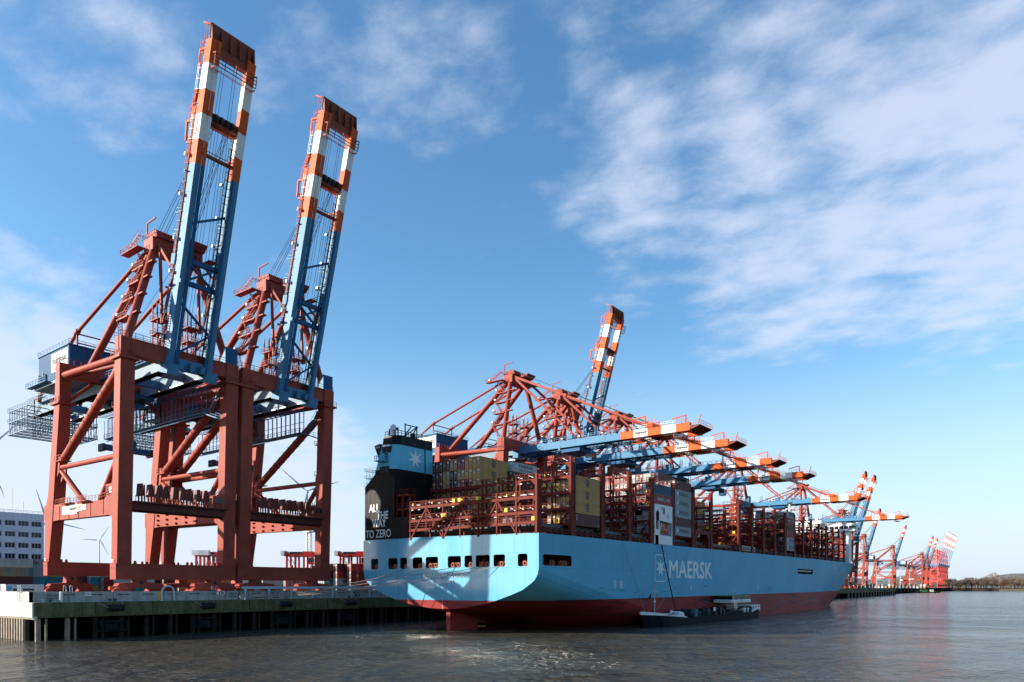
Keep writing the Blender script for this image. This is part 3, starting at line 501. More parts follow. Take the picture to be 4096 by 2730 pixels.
    m = MB(HOUSE); m.box(tx - 3.5, tx + 3.5, -5, 5, 54.6, 55.6); m.box(tx + 3.5, tx + 6, -1.5, 1.5, 51.8, 54.6); tr = B(m, 'trolley'); f = MB(GLASS); f.box(tx + 3.7, tx + 6.05, -1.55, 1.55, 52.6, 54.0); f.build('cab_glazing', tr, CO)
    if raised:
        zs = 42; f = MB(HOUSE); f.box(tx - 1.2, tx + 1.2, -5.8, 5.8, zs, zs + 1.1); f.box(tx - .8, tx + .8, -2, 2, zs + 1.1, zs + 2.8); f.tube((tx - .3, -.7, zs + 3.2), (tx + .3, -.7, zs + 3.2), .6, 10); f.tube((tx - .3, 1.0, zs + 3.2), (tx + .3, 1.0, zs + 3.2), .6, 10)
        for y in (-5.8, 5.2): f.mat(DARK).box(tx - 1.3, tx + 1.3, y, y + .6, zs - .5, zs + 1.2)
        f.build('spreader', tr, CO); f = MB(ROPE)
        for a in (-.8, .8):
            for y in (-1.6, -.5, .5, 1.6): f.tube((tx + a, y * 1.5, 54.7), (tx + a, y, zs + 2.8), .05, 4)
        f.build('hoist_rope', tr, CO)
    ZA = len(bpy.data.objects)
    n0 = set(o.name for o in bpy.data.objects)
    # A-frame above the waterside legs
    for s in (-1, 1):
        m = MB(RED); m.tube((-1.2, s * 11.2, 60.9), (-3.2, s * 4.6, 84.2), .82, 14); ml = B(m, 'mast_leg')
        m = MB(RED); m.tube((-29.8, s * 6.6, 60.9), (-4.6, s * 4.3, 84.2), .85, 14); B(m, 'mast_leg')
        m = MB(RED); m.tube((-4.4, s * 4.6, 85.2), (-40, s * 5.2, 73.2), .42, 10); m.tube((-40, s * 5.2, 73.2), (-64, s * 4.9, 60.2), .42, 10); m.tube((-39.2, s * 5.2, 73.5), (-40.8, s * 5.2, 72.8), .62, 10); m.bar((-64.5, s * 4.9, 59), (-63.5, s * 4.9, 61), .9); B(m, 'backstay')
    m = MB(RED); [m.bar((-40, s * 5.2, 73), (-40, s * 5.2, 60.0), .35) for s in (-1, 1)]; m.bar((-40, -5.2, 72.8), (-40, 5.2, 72.8), .3); m.bar((-40, -5.2, 70.4), (-40, 5.2, 70.4), .3); m.bar((-40, -4.8, 61.5), (-40, 0, 70.4), .25); m.bar((-40, 4.8, 61.5), (-40, 0, 70.4), .25); m.bar((-40, -5.2, 66), (-30, -5.2, 60.5), .3); B(m, 'stay_support')
    m = MB(RED); m.box(-5.6, -1.8, -5.6, 5.6, 83.6, 86.6); m.prism([(-6.2, 86.6), (-1.2, 86.6), (-1.6, 88.2), (-5.4, 88.2)], lambda a, b, d: (a, d, b), -5.0, -1.0); m.prism([(-6.0, 86.6), (-1.0, 86.6), (.4, 88.0), (-4, 88.2)], lambda a, b, d: (a, d, b), 1.0, 5.6)
    m.mat(DARK)
    for y in (-3.9, -2.6, 2.0, 3.3): m.tube((-3.4, y - .35, 87.6), (-3.4, y + .35, 87.6), 1.25, 14)
    ab = B(m, 'apex_beam'); f = MB(RED); f.rail([(-6.2, -5.6, 86.6), (-1, -5.6, 86.6), (-1, 5.6, 86.6)], 1.2, 1.3); f.rail([(-6.2, -5.6, 86.6), (-6.2, 5.6, 86.6)], 1.2, 1.3); f.box(-12.5, -5, -7.4, -5.6, 84.5, 84.7); f.rail([(-12.5, -7.4, 84.7), (-5, -7.4, 84.7)], 1.1, 1.2); f.rail([(-12.5, -7.4, 84.7), (-12.5, -5.6, 84.7)], 1.1, 1.2); f.box(-2.6, .8, 5.6, 7.6, 84.4, 84.6); f.rail([(-2.6, 7.6, 84.6), (.8, 7.6, 84.6)], 1.1, 1.2); f.bar((-5.8, -4.8, 88.2), (-5.8, -4.8, 91), .25); f.bar((-5.8, -4.8, 91), (-2.2, -4.8, 91.2), .25); f.stair((-11.5, -6.6, 84.7), (-6, -6.2, 88)); f.build('apex_gallery', ab, CO)
    # zigzag stairs on the near mast leg
    m = MB(RED); zs = [61.5, 66.3, 71.1, 75.5, 79.5, 84.5]
    for i, z in enumerate(zs):
        k = (z - 61) / 23.2; xl, yl = -1.2 - 2 * k, -11.2 + 6.6 * k
        if 0 < i < 5: m.box(xl - 5.2, xl - .4, yl - 1.1, yl + .6, z, z + .35); m.rail([(xl - 5.2, yl - 1.1, z + .35), (xl - .8, yl - 1.1, z + .35)], 1.1, 1.0); m.rail([(xl - 5.2, yl - 1.1, z + .35), (xl - 5.2, yl + .6, z + .35)], 1.1, 1.0); m.box(xl + .6, xl + 2.4, yl - .5, yl + .6, z + .6, z + .9)
        if i < 5:
            k2 = (zs[i + 1] - 61) / 23.2; a, b = (-1.4, -4.4) if i % 2 == 0 else (-4.4, -1.4); m.stair((xl + a - .3, yl - .6, z + .3), (-1.2 - 2 * k2 + b - .3 if i < 4 else -8.5, -11.2 + 6.6 * k2 - .6, zs[i + 1] + .1), .8)
    sf_ = B(m, 'stair_flight')
    for i, z in enumerate(zs[1:]): m = MB(WHITE); k = (z - 61) / 23.2; m.box(-1.2 - 2 * k - 5.3 - (4 if i == 4 else 0), -1.2 - 2 * k - 4.6 - (4 if i == 4 else 0), -12.4 + 6.6 * k, -11.7 + 6.6 * k, z + 1.2, z + 1.7); m.build('floodlight', sf_, CO)
    for y in (-3.4, 3.2):
        m = MB(RED)
        for a in (-4.2, -2.2):
            for b in (-1, 1): m.bar((a, y + b, 60.9), (a, y + b, 71.5), .22)
        for z in (64.2, 67.6): m.box(-4.6, -1.2, y - 1.4, y + 1.4, z, z + .2); m.rail([(-1.2, y - 1.4, z + .2), (-1.2, y + 1.4, z + .2), (-4.6, y + 1.4, z + .2), (-4.6, y - 1.4, z + .2), (-1.2, y - 1.4, z + .2)], 1.1, 1)
        for z in (61, 64.3): m.stair((-4, y + .9, z), (-1.6, y + .9, z + 3.2), .6)
        B(m, 'latch_tower')
    for o in bpy.data.objects:
        if o.name not in n0 and o.type == 'MESH':
            for v in o.data.vertices:
                if v.co.z > 53.5: v.co.z = 53.5 + (v.co.z - 53.5) * .915
    # boom
    ang = radians(74.2 if raised else 0); ex, en = Vector((cos(ang), 0, sin(ang))), Vector((-sin(ang), 0, cos(ang))); h0 = Vector((-0.4, 1.3, 57.7))
    P = lambda t, y, n=0: h0 + ex * (t * .962) + en * n + Vector((0, y, 0)); Lb = 66.0
    def bbox(mb, t0, t1, y0, y1, n0, n1): mb.hexa([P(t0, y0, n0), P(t0, y1, n0), P(t1, y1, n0), P(t1, y0, n0), P(t0, y0, n1), P(t0, y1, n1), P(t1, y1, n1), P(t1, y0, n1)])
    bands = ((0, 41.8, BLUE), (41.8, 46.6, ORANGE), (46.6, 51.6, WHITE), (51.6, 56.4, ORANGE), (56.4, 61.4, WHITE), (61.4, 66, ORANGE))
    bm = MB(BLUE); bbox(bm, -1.0, 1.6, -5.2, 5.2, -1.0, 1.0); bbox(bm, -2.2, .2, -5.6, -3, -2.6, .6); bbox(bm, -2.2, .2, 3, 5.6, -2.6, .6)
    for y in (-2.4, 0, 2.4): bbox(bm, -.6, 1.0, y - .5, y + .5, -2.2, -1)
    boom = B(bm, 'boom')
    for s in (-1, 1):
        y = s * 4.3; m = MB(BLUE)
        for a, b, mt_ in bands: m.mat(mt_); bbox(m, a, b, y - .62, y + .62, -1.15, 1.25)
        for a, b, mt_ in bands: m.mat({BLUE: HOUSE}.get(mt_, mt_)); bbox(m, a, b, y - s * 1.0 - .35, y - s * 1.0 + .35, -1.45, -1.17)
        m.mat(DARK); bbox(m, 0, 62, y - s * 1.0 - .1, y - s * 1.0 + .1, -1.17, -1.0)
        for t in (12, 24, 36): m.mat(BLUE); bbox(m, t, t + .12, y - .66, y + .66, -1.19, 1.29)
        if s < 0: bbox(m, 17.3, 18.1, y - .72, y - .6, -1.9, -.9); bbox(m, 17.3, 18.1, y - .72, y - .6, -1.2, -.5)
        bg_ = m.build('boom_girder', boom, CO)
        f = MB(BLUE if s else RED); f.mat(BLUE); up = en; yo = y + s * .9
        for a, b, mt_ in bands:
            f.mat(mt_); n = 1.25
            for h in (.55, 1.1): f.bar(P(a, yo, n + h), P(b, yo, n + h), .08)
            k = a
            while k < b: f.bar(P(k, yo, n - .1), P(k, yo, n + 1.1), .08); f.bar(P(k, y + s * .5, n), P(k, yo, n), .1); k += 2.0
        f.build('rail', bg_, CO)
    if True:
        f = MB(WHITE); eurogate(f, P(46.9, -4.96, -1.1), ex, en, 2.3, 4.5, False); f.build('lettering', boom, CO)
    m = MB(TIPB); bbox(m, 64.0, 65.2, -3.7, 3.7, -.9, .9); bbox(m, 65.2, 66.6, -4.9, 4.9, -.2, .1); bbox(m, 66, 69.2, -4.9, 4.9, .1, .25)
    for y in (-4.6, -2.6, -.6, 1.4, 3.4, 4.6): m.hexa([P(65.2, y - .15, -1.2), P(65.2, y + .15, -1.2), P(68.8, y + .15, -.1), P(68.8, y - .15, -.1), P(65.2, y - .15, .1), P(65.2, y + .15, .1), P(68.8, y + .15, .1), P(68.8, y - .15, .1)])
    [m.bar(P(61.0 + .7 * k, -4.6, -2.7), P(61.0 + .7 * k, 4.6, -2.7), .12, .14) for k in range(4)]; [m.bar(P(61, q, -2.7), P(63.2, q, -2.7), .12, .14) for q in (-4.6, -2.3, 0, 2.3, 4.6)]; [m.bar(P(t, y, -1.1), P(t, y, -2.7), .16) for t in (60.6, 63.3) for y in (-4.5, 4.5)]
    tf = m.build('tip_frame', boom, CO); f = MB(ORANGE)
    pts_ = [P(66, -5, .4), P(69.1, -5, .4), P(69.1, 5, .4), P(66, 5, .4)]
    for h in (.5, 1.2): [f.bar(a + en * h, b + en * h, .08) for a, b in zip(pts_[:-1], pts_[1:])]
    for y in (-5, -3.3, -1.6, 0, 1.6, 3.3, 5): f.bar(P(69.1, y, .4), P(69.1, y, 1.6), .08); f.bar(P(60.4, y * .92, -2.6), P(60.4, y * .92, -1.6), .07)
    for t in (60.4,): [f.bar(P(t, -4.6, -2.6 + h), P(t, 4.6, -2.6 + h), .07) for h in (.5, 1.0)]
    f.bar(P(68.8, -4.9, .4), P(69.6, -4.9, 3.0), .2); f.build('rail', tf, CO)
    m = MB(ORANGE); bbox(m, 50.8, 53.2, -5.0, 5.0, 1.4, 2.9); m.mat(TIPB); bbox(m, 51.2, 52.8, -3.7, 3.7, -.6, 1.38); sbm = m.build('stay_anchor_frame', boom, CO)
    m = MB(ORANGE); m.bar(P(50.6, -4.6, 2.9), P(50.6, -4.6, 5.2), .35); m.bar(P(50.6, -4.6, 5.1), P(46.8, -4.6, 4.6), .35); m.build('davit', boom, CO); m = MB(ORANGE); m.bar(P(64.5, -4.6, 1.4), P(64.5, -4.6, 3.6), .35); m.bar(P(64.5, -4.6, 3.6), P(60, -4.6, 2.9), .3)
    m.build('davit', boom, CO)
    for y in (-4.5, 4.5): m = MB(ORANGE); m.bar(P(46.3, y, 1.3), P(46.3, y, 4.0), .6, .3); m.build('stay_post', boom, CO)
    for y in (-1.8, -.6, .6, 1.8): m = MB(DARK); m.tube(P(52, y - .3, -.9), P(52, y + .3, -.9), .75, 12); m.build('sheave', sbm, CO)
    f = MB(ORANGE)
    for y in (-4.9, 4.9):
        for h in (.55, 1.1): f.bar(P(50.8, y, 2.9 + h), P(53.2, y, 2.9 + h), .08); f.bar(P(53.2, y, 2.9 + h), P(56.5, y, 1.5 + h), .08)
        for t in (50.8, 52, 53.2): f.bar(P(t, y, 2.9), P(t, y, 4.0), .08)
        f.bar(P(53.2, y, 2.7), P(56.5, y, 1.4), .6, .15)
    f.build('rail', sbm, CO)
    for t in (22.4, 17.8): m = MB(HOUSE); m.bar(P(t, -3.7, -.2), P(t, 3.7, -.2), .8, .9); m.build('boom_tie', boom, CO)
    for a, b in (((17.8, -3.7), (22.4, 3.2)), ((22.4, -3.7), (17.8, 3.2)), ((13.5, -3.7), (8.0, 3.7)), ((2.0, -3.7), (8.0, 3.7)), ((30, -3.7), (34, 3.7))): m = MB(HOUSE); m.bar(P(*a, -.3), P(*b, -.3), .42); m.build('boom_brace', boom, CO)
    m = MB(TIPB); m.bar(P(44.5, -3.7, .2), P(44.5, 3.7, .2), .7, .5); m.bar(P(45.6, -3.7, .9), P(45.6, 3.7, .9), .12); m.build('boom_walkway', boom, CO)
    m = MB(DARK); y = 2.6; m.bar(P(2, y, -.6), P(50, y, -.6), .25); m.bar(P(2, y + .7, -.6), P(50, y + .7, -.6), .12); m.bar(P(2, y - .5, -.2), P(48, y - .5, -.2), .14)
    k = 3
    while k < 50: m.bar(P(k, y - .5, -.4), P(k, y + .8, -.4), .1); k += 1.6
    m.mat(STEEL)
    for t in (12, 18, 27, 33, 40): bbox(m, t, t + .5, y - 1.0, y - .4, -.2, .4)
    m.build('boom_ladder', boom, CO)
    m = MB(BLUE)
    for t in (12.5, 27.5, 32):
        for y in (-4.5, 4.5): m.bar(P(t, y, 1.4), P(t, y, 4.6), .45, .2); m.bar(P(t + .9, y, 1.4), P(t + .9, y, 4.3), .35, .2)
    bbox(m, 21, 23.2, -5.2, -3.4, 1.4, 2.9); bbox(m, 40, 40.3, -5.6, -4.9, 1.2, 1.6); m.build('stay_rest', boom, CO)
    for t in (5, 10.5, 19, 26, 35, 43): m = MB(WHITE); bbox(m, t, t + .7, -5.9, -5.3, 1.5, 1.85); m.build('floodlight', boom, CO)
    # stays and ropes
    for s in (-1, 1):
        A = Vector((-2.2, s * 4.6, 83.8)); m = MB(RED)
        if not raised:
            for t, f_ in ((51.5, .42), (24, .62)):
                e_ = P(t, s * 4.4, 2.2); mid = A.lerp(e_, f_); d = (e_ - A).normalized(); nn = d.cross(Vector((0, 1, 0)))
                m.bar(A, mid, .55, .75); m.tube(mid - Vector((0, .5, 0)), mid + Vector((0, .5, 0)), .62, 10); m.bar(mid, e_, .5, .6)
                if f_ > .5: [m.tube(mid + (e_ - mid) * q - Vector((0, .45, 0)), mid + (e_ - mid) * q + Vector((0, .45, 0)), .48, 8) for q in (.18, .5)]
        else:
            m.bar(P(51.5, s * 4.7, 2.0), P(19, s * 4.9, 2.2), .34, .55); m.bar(A, P(20, s * 4.9, 2.3), .34, .5); m.bar(A + Vector((.6, -s * .4, 0)), Vector((-.6, s * 4.2, 66)), .5, .5); m.bar(P(24, s * 4.5, 1.9), Vector((-.2, s * 4.3, 66)), .4, .5)
            for t in (16, 26, 36, 47): m.bar(P(t, s * 4.3, 1.4), P(t, s * 5.4, 3.2), .25, .4)
        B(m, 'forestay')
    m = MB(ROPE); A = Vector((-3.2, 0, 86.2))
    for y in (-3.9, -3.4, -2.6, -2.1, 2.0, 2.5, 3.3, 3.7): m.tube(A + Vector((0, y, 0)), P(52, y * .5, -.2 if raised else 3), .055, 4)
    for y in (-2.2, -1.4, -.7, .7, 1.4, 2.2): m.tube(P(1, y, 0), P(64 if abs(y) > 1 else 52, y * .7, 0), .045, 4)
    for y in (-2.8, 2.8): m.tube(Vector((-4, y, 85.3)), Vector((-36, y * .5, 66.5)), .05, 4)
    B(m, 'hoist_rope'); return root
proto_up = make_crane(True); proto_dn = make_crane(False)
CG = 'ship to shore cranes along the quay'
def place(proto, X, Y, lab, used=set(), s=1.0, rz=0.0):
    o = proto if proto not in used else copy_tree(proto); used.add(proto); o.location = (X, Y, 7.5); o.rotation_euler = (0, 0, rz); o.scale = (s, s, s)
    tag(o, lab, 'crane', CG); return o
RX = -152.0
place(proto_up, RX, 81.3, 'tall red crane with raised blue boom standing closest to the quay corner')
place(proto_up, RX, 108.6, 'tall red crane with raised boom standing between the corner crane and the ship stern')
place(proto_dn, RX, 206.6, 'red crane reaching its lowered boom highest over the ship, first beyond the funnel')
place(proto_dn, RX, 236.9, 'second red crane past the funnel with lowered boom just under the topmost boom')
place(proto_up, -161.0, 256, 'red crane with raised striped boom rising alone behind the lowered booms')
place(proto_dn, RX, 281.1, 'third lowered crane boom from the funnel, reaching over the grey container stack')
place(proto_dn, RX, 322.3, 'fourth lowered crane boom from the funnel, low over the middle of the ship')
place(proto_dn, RX, 423.1, 'red crane with lowered boom just aft of the white bridge house')
place(proto_up, -172, 765, 'nearer of two raised cranes standing close together beyond the bow')
place(proto_up, -170, 796, 'farther of two raised cranes standing close together beyond the bow')
place(proto_dn, RX, 556, 'farthest crane with lowered boom, its striped tip out beyond the bow')
place(proto_up, -229, 1140, 'small looking raised crane just behind the tip of the farthest lowered boom')
place(proto_up, -249, 1476, 'far red crane with raised boom standing alone between bow and distant cranes')
place(proto_up, -251, 1826, 'first of two far raised cranes in front of the pale lattice boom cranes')
place(proto_up, -254, 1919, 'second of two far raised cranes right before the pale lattice boom cranes')
# the farthest group: cranes with lattice booms
def make_lattice_crane():
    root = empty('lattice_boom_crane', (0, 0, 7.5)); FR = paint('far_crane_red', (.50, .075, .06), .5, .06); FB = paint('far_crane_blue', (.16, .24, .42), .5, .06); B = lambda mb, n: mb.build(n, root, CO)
    for y in (-9, 9):
        for x in (0, -30): m = MB(FR); m.hexa([(x - 2 - (5 if x else 0), y - 1.2, 9), (x - (5 if x else 0), y - 1.2, 9), (x - (5 if x else 0), y + 1.2, 9), (x - 2 - (5 if x else 0), y + 1.2, 9), (x - 2, y - 1.2, 66), (x, y - 1.2, 66), (x, y + 1.2, 66), (x - 2, y + 1.2, 66)]); B(m, 'leg')
        m = MB(FR); m.box(-34, 0, y - 1, y + 1, 22, 26); B(m, 'portal_beam'); m = MB(FR); m.tube((-32, y, 28), (-1, y, 62), .8, 8); m.tube((-33, y, 44), (-1, y, 44), .6, 8); m.tube((-1, y, 30), (-18, y, 44), .5, 8); B(m, 'tube_brace')
        m = MB(FR); m.tube((-1, y, 66), (-3, y * .4, 101), .8, 8); B(m, 'mast_leg'); m = MB(FR); m.tube((-30, y, 66), (-4, y * .4, 101), .7, 8); B(m, 'mast_leg'); m = MB(FR); m.tube((-3, y * .4, 101), (-58, y * .3, 68), .4, 6); B(m, 'backstay')
    m = MB(FR)
    for x in (-36, -2): m.box(x, x + 2, -13, 13, 11, 14); m.box(x, x + 2, -12, -6, 8, 11); m.box(x, x + 2, 6, 12, 8, 11)
    B(m, 'sill_beam'); m = MB(FB); m.box(-66, 1, -3.4, -2.2, 63, 66); m.box(-66, 1, 2.2, 3.4, 63, 66); m.box(-50, -34, -5, 5, 66, 72); m.box(0, 4, -5, 5, 61, 67); B(m, 'main_girder')
    a = radians(75); ex, en = Vector((cos(a), 0, sin(a))), Vector((-sin(a), 0, cos(a))); h0 = Vector((2, 0, 64)); P = lambda t, y, n: h0 + ex * t + en * n + Vector((0, y, 0)); m = MB(FB)
    for k in range(20):
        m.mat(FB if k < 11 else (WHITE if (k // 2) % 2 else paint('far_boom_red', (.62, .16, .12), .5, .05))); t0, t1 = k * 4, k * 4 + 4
        for y in (-1.8, 1.8):
            for n in (0, 4): m.bar(P(t0, y, n), P(t1, y, n), .38)
            m.bar(P(t0, y, 0), P(t1, y, 4), .22); m.bar(P(t0, y, 0), P(t0, y, 4), .22)
        m.bar(P(t0, -1.8, 0), P(t0, 1.8, 0), .2)
    m.mat(FR).bar(P(80, -3.5, 0), P(80, 3.5, 0), 1.4, 1.0); m.bar(P(81, 0, -2), P(81, 0, 6), .5); B(m, 'boom')
    m = MB(FR); m.bar(Vector((-3, 0, 101)), Vector((0, 0, 121)), .5); m.bar(Vector((0, 0, 121)), P(78, 0, 4), .5); m.bar(P(40, 0, 4), Vector((-3, 0, 101)), .4); B(m, 'forestay'); return root
pl_ = make_lattice_crane()
for i in range(6):
    Z = 1749 + 35.4 * i; X, Y = at_depth(3796 + 33 * i / 5, Z); o = pl_ if i == 0 else copy_tree(pl_); o.location = (X - 22, Y, 7.5); o.rotation_euler = (0, 0, 0)
    tag(o, ['nearest', 'second', 'third', 'fourth', 'fifth', 'last'][i] + ' of the pale lattice boom cranes packed together at the far quay end', 'crane', 'lattice boom cranes at the far end')
# ================================================================== the container ship
CX, Y0, HB = -111.9, 120.4, 26.6; SX = CX + HB
ship = tag(empty('container_ship', (CX, Y0, 0)), 'huge light blue container ship moored along the quay, black funnel at its stern', 'ship'); SO = (CX, Y0, 0)
def SB(mb, n, p=None): return mb.build(n, p or ship, SO)
def zdeck(y): return 21.0 + max(0, min(y, 330) - 120.4) * .0038
TR = [(26.6, 13.8), (26.3, 12.5), (25.6, 11.4), (24.4, 10.5), (22.4, 9.3), (19.6, 8.3), (15.0, 6.9), (11.4, 6.15), (7.2, 5.45), (3.6, 5.1), (0, 5.0)]
def rrect(a0, a1, b0, b1, r=.45, n=4):
    P = []
    for cx_, cy_, t0 in ((a1 - r, b1 - r, 0), (a0 + r, b1 - r, 90), (a0 + r, b0 + r, 180), (a1 - r, b0 + r, 270)):
        for k in range(n + 1): t = radians(t0 + 90 * k / n); P.append((cx_ + r * cos(t), cy_ + r * sin(t)))
    return P
hull = MB(HULL)
TW = [(-135.73, -133.2), (-129.64, -126.46), (-125.53, -123.25), (-121.34, -118.24), (-117.17, -113.27), (-110.3, -106.37), (-105.34, -103.1), (-102.07, -98.16), (-97.12, -94.0), (-90.65, -88.15)]
outl = [(CX + x, z) for x, z in TR] + [(CX - x, z) for x, z in TR[-2::-1]] + [(CX - HB, 21.45), (CX - 11, 21.5), (SX, 21.0)]
hull.mat(STERN).sheet([outl] + [rrect(a, b, 14.25, 16.85) for a, b in TW], lambda a, b: (a, Y0, b))
hull.mat(HULL).sheet([[(Y0, 13.8), (Y0, 21.0), (330, zdeck(330)), (330, -3), (204.4, -3)], rrect(121.9, 132.7, 14.4, 16.7), rrect(299, 321, 15.2, 17.2)], lambda a, b: (SX, a, b))
hull.add([(CX - HB, Y0, 13.8), (CX - HB, Y0, 21.45), (CX - HB, 330, zdeck(330)), (CX - HB, 330, -3), (CX - HB, 204.4, -3)], [(0, 1, 2, 3, 4)])
hull.s = True
ys = [Y0, 126, 132, 140, 150, 162, 176, 190, 204.4]; full = [(x, z) for x, z in TR] + [(-x, z) for x, z in TR[-2::-1]]; n_ = len(full); vs = []
for y in ys:
    k = .2 * (y - Y0); vs += [(CX + x, y, max(z - k, -3.0 - .001 * i)) for i, (x, z) in enumerate(full)]
hull.add(vs, [(j * n_ + i, j * n_ + i + 1, (j + 1) * n_ + i + 1, (j + 1) * n_ + i) for j in range(len(ys) - 1) for i in range(n_ - 1)])
def lerp_tab(t, x):
    for (a, b), (c_, d) in zip(t[:-1], t[1:]):
        if x <= c_: return b + (d - b) * max(0, (x - a)) / (c_ - a)
    return t[-1][1]
STEM = [(-3, 443), (0, 446), (4.7, 458), (7.9, 464), (15.5, 474), (22, 483), (25.6, 488), (29.2, 503)]
def half(y, z):
    ye = lerp_tab(STEM, z); yf = 305 + 2.2 * max(0, min(z, 22)); s_ = (ye - y) / (ye - yf); p = 1.75 + .03 * max(0, min(z, 22))
    return HB if s_ >= 1 else HB * (1 - max(0, 1 - s_) ** p) if s_ > 0 else 0
NU = 44; levels = [-3, 0, 3, 6, 8.5, 12, 16, 20]; grid = []
for i in range(NU + 1):
    u = i / NU; row = []
    for z in levels: y = 330 + u * (lerp_tab(STEM, z) - 330); row.append((half(y, z), y, z))
    y = 330 + u * 173; zz = 21.8; b = half(y, min(25.6, zz + 2))
    zz = 21.8 + .14 * (HB - b)
    if u > .70: zz = min(zz, 24.2) + (29.2 - 24.2) * ((u - .70) / .30) ** .8 if u < .999 else 29.2
    row.append((half(y, max(zz, 21)) if u < .999 else 0, y, zz)); grid.append(row)
for sgn in (1, -1):
    m_ = len(levels) + 1; hull.add([(CX + sgn * b, y, z) for row in grid for b, y, z in row], [(i * m_ + k, (i + 1) * m_ + k, (i + 1) * m_ + k + 1, i * m_ + k + 1) for i in range(NU) for k in range(m_ - 1)])
hull.s = False
hb = SB(hull, 'hull')
DKR = paint('deck_dark_red', (.10, .028, .022), .7, .2)
m = MB(DKR); top = [(CX + r[-1][0], r[-1][1]) for r in grid]; poly = [(SX, Y0 + .05), (SX, 330)] + top + [(2 * CX - x, y) for x, y in top[::-1]] + [(2 * CX - SX, 330), (2 * CX - SX, Y0 + .05)]
m.add([(x * .999 + CX * .001, y, 20.9 if y < 420 else 22.5) for x, y in poly], [tuple(range(len(poly)))])
m.box(CX - HB + .1, SX - .1, Y0 + .1, 136, 13.8, 14.0); m.box(CX - HB + .1, SX - .1, 134, 134.2, 14, 20.8); m.box(-88, SX - .2, 297, 323, 14.6, 14.8); m.box(-89, -88.8, 297, 323, 14.8, 18)
SB(m, 'deck')
m = MB(paint('fairlead_orange', (.32, .085, .045), .55, .1))
def ring(mb, c_, axis, R, r):
    for k in range(14):
        a, b = 2 * pi * k / 14, 2 * pi * (k + 1) / 14; f = (lambda t: (c_[0] + R * cos(t), c_[1], c_[2] + R * sin(t))) if axis == 'y' else (lambda t: (c_[0], c_[1] + R * cos(t), c_[2] + R * sin(t)))
        mb.tube(f(a), f(b), r, 6)
for i, (a, b) in enumerate(TW):
    for x in ([(a + b) / 2 - .85, (a + b) / 2 + .85] if b - a > 3.5 else [(a + b) / 2 + .3]): ring(m, (x, Y0 + .6, 14.85), 'y', .42, .2); m.box(x - .75, x + .75, Y0 + .75, Y0 + .95, 14, 15.4)
for y in (126.2, 129.6, 131): ring(m, (SX - .5, y, 15.0), 'x', .42, .2); m.box(SX - .9, SX - .7, y - .7, y + .7, 14, 15.6)
SB(m, 'fairlead')
m = MB(DARK); m.box(-121, -119, 124, 127, 14, 16.4); m.tube((-116, 125, 15.3), (-113, 125, 15.3), .9, 12); m.tube((-108.8, 124, 15.6), (-107.6, 124, 15.6), .7, 12); m.tube((-100, 126, 15.3), (-96, 126, 15.3), .8, 12)
for x in (-135, -127.5, -124, -101.6, -96): m.bar((x, 122.4, 14), (x, 122.4, 16.9), .1); m.bar((x + .6, 122.4, 14), (x + .6, 122.4, 16.9), .1); [m.bar((x, 122.4, 14.4 + k * .4), (x + .6, 122.4, 14.4 + k * .4), .06) for k in range(6)]
m.mat(LRED); m.rail([(-137, 121, 14), (-87, 121, 14)], 1.0, 1.6); m.rail([(SX - 1.2, 122, 14), (SX - 1.2, 133, 14)], 1.0, 1.6); SB(m, 'mooring_winch')
m = MB(STEEL); m.bar((SX - .6, 299, 16.4), (SX - .6, 321, 16.4), .5, .4); m.mat(DARK); [m.bar((SX - .5, 299.5 + k * 1.5, 15.2), (SX - .5, 299.5 + k * 1.5, 17.2), .2) for k in range(15)]
for y in (299, 321): m.tube((SX - .4, y, 16.2), (SX - .1, y, 16.2), 1.1, 14)
SB(m, 'accommodation_ladder')
m = MB(HULL); m.mat(paint('rudder_red', (.30, .032, .034), .5, .1)).prism([(-2.2, 5.4), (-2.2, -3), (7.3, -3), (7.3, 3), (5.5, 5.6)], lambda a, b, d: (CX + d, 124.5 + a, b), -.6, .6); SB(m, 'rudder')
# lettering on the hull
m = MB(HULLW); ux, uz, uy = (1, 0, 0), (0, 0, 1), (0, 1, 0)
m.text('ALEXANDRA MÆRSK', (-118.1, Y0 - .03, 12.05), ux, uz, 1.15, 12.6, .03); m.text('KØBENHAVN', (-114.8, Y0 - .03, 10.75), ux, uz, .95, 6.0, .03); m.text('IMO 9848948', (-112.9, Y0 - .03, 9.85), ux, uz, .3, 2.0)
for k in range(16): m.box(-111.98, -111.86, Y0 - .03, Y0 - .02, 5.1 + k * .2, 5.2 + k * .2)
xs_ = SX + .03
m.text('MAERSK', (xs_, 181.2, 12.35), uy, uz, 4.75, 29.4, .05)
def rounded_frame(mb, y0, y1, z0, z1, r, w):
    a = rrect(y0, y1, z0, z1, r, 6); b = rrect(y0 + w, y1 - w, z0 + w, z1 - w, r - w, 6); n = len(a); mb.add([(xs_, *p) for p in a + b], [(i, (i + 1) % n, n + (i + 1) % n, n + i) for i in range(n)])
rounded_frame(m, 172.7, 179.3, 11.3, 18.5, .9, .22); fan(m, star_poly(176.0, 15.0, 2.7), (176.0, 15.0), lambda a, b: (xs_, a, b))
for y in (151.8, 154.7):
    a = rrect(y - .65, y + .65, 9.6, 11.4, .6, 4); b = rrect(y - .52, y + .52, 9.75, 11.25, .5, 4); n = len(a); m.add([(xs_, *p) for p in a + b], [(i, (i + 1) % n, n + (i + 1) % n, n + i) for i in range(n)]); m.bar((xs_, y, 9.8), (xs_, y, 11.2), .03, .2, (0, 1, 0)); m.bar((xs_, y - .5, 10.5), (xs_, y + .5, 10.5), .03, .2)
for y in (195.5, 252, 298): m.box(xs_ - .02, xs_, y, y + .3, 8.9, 10.4)
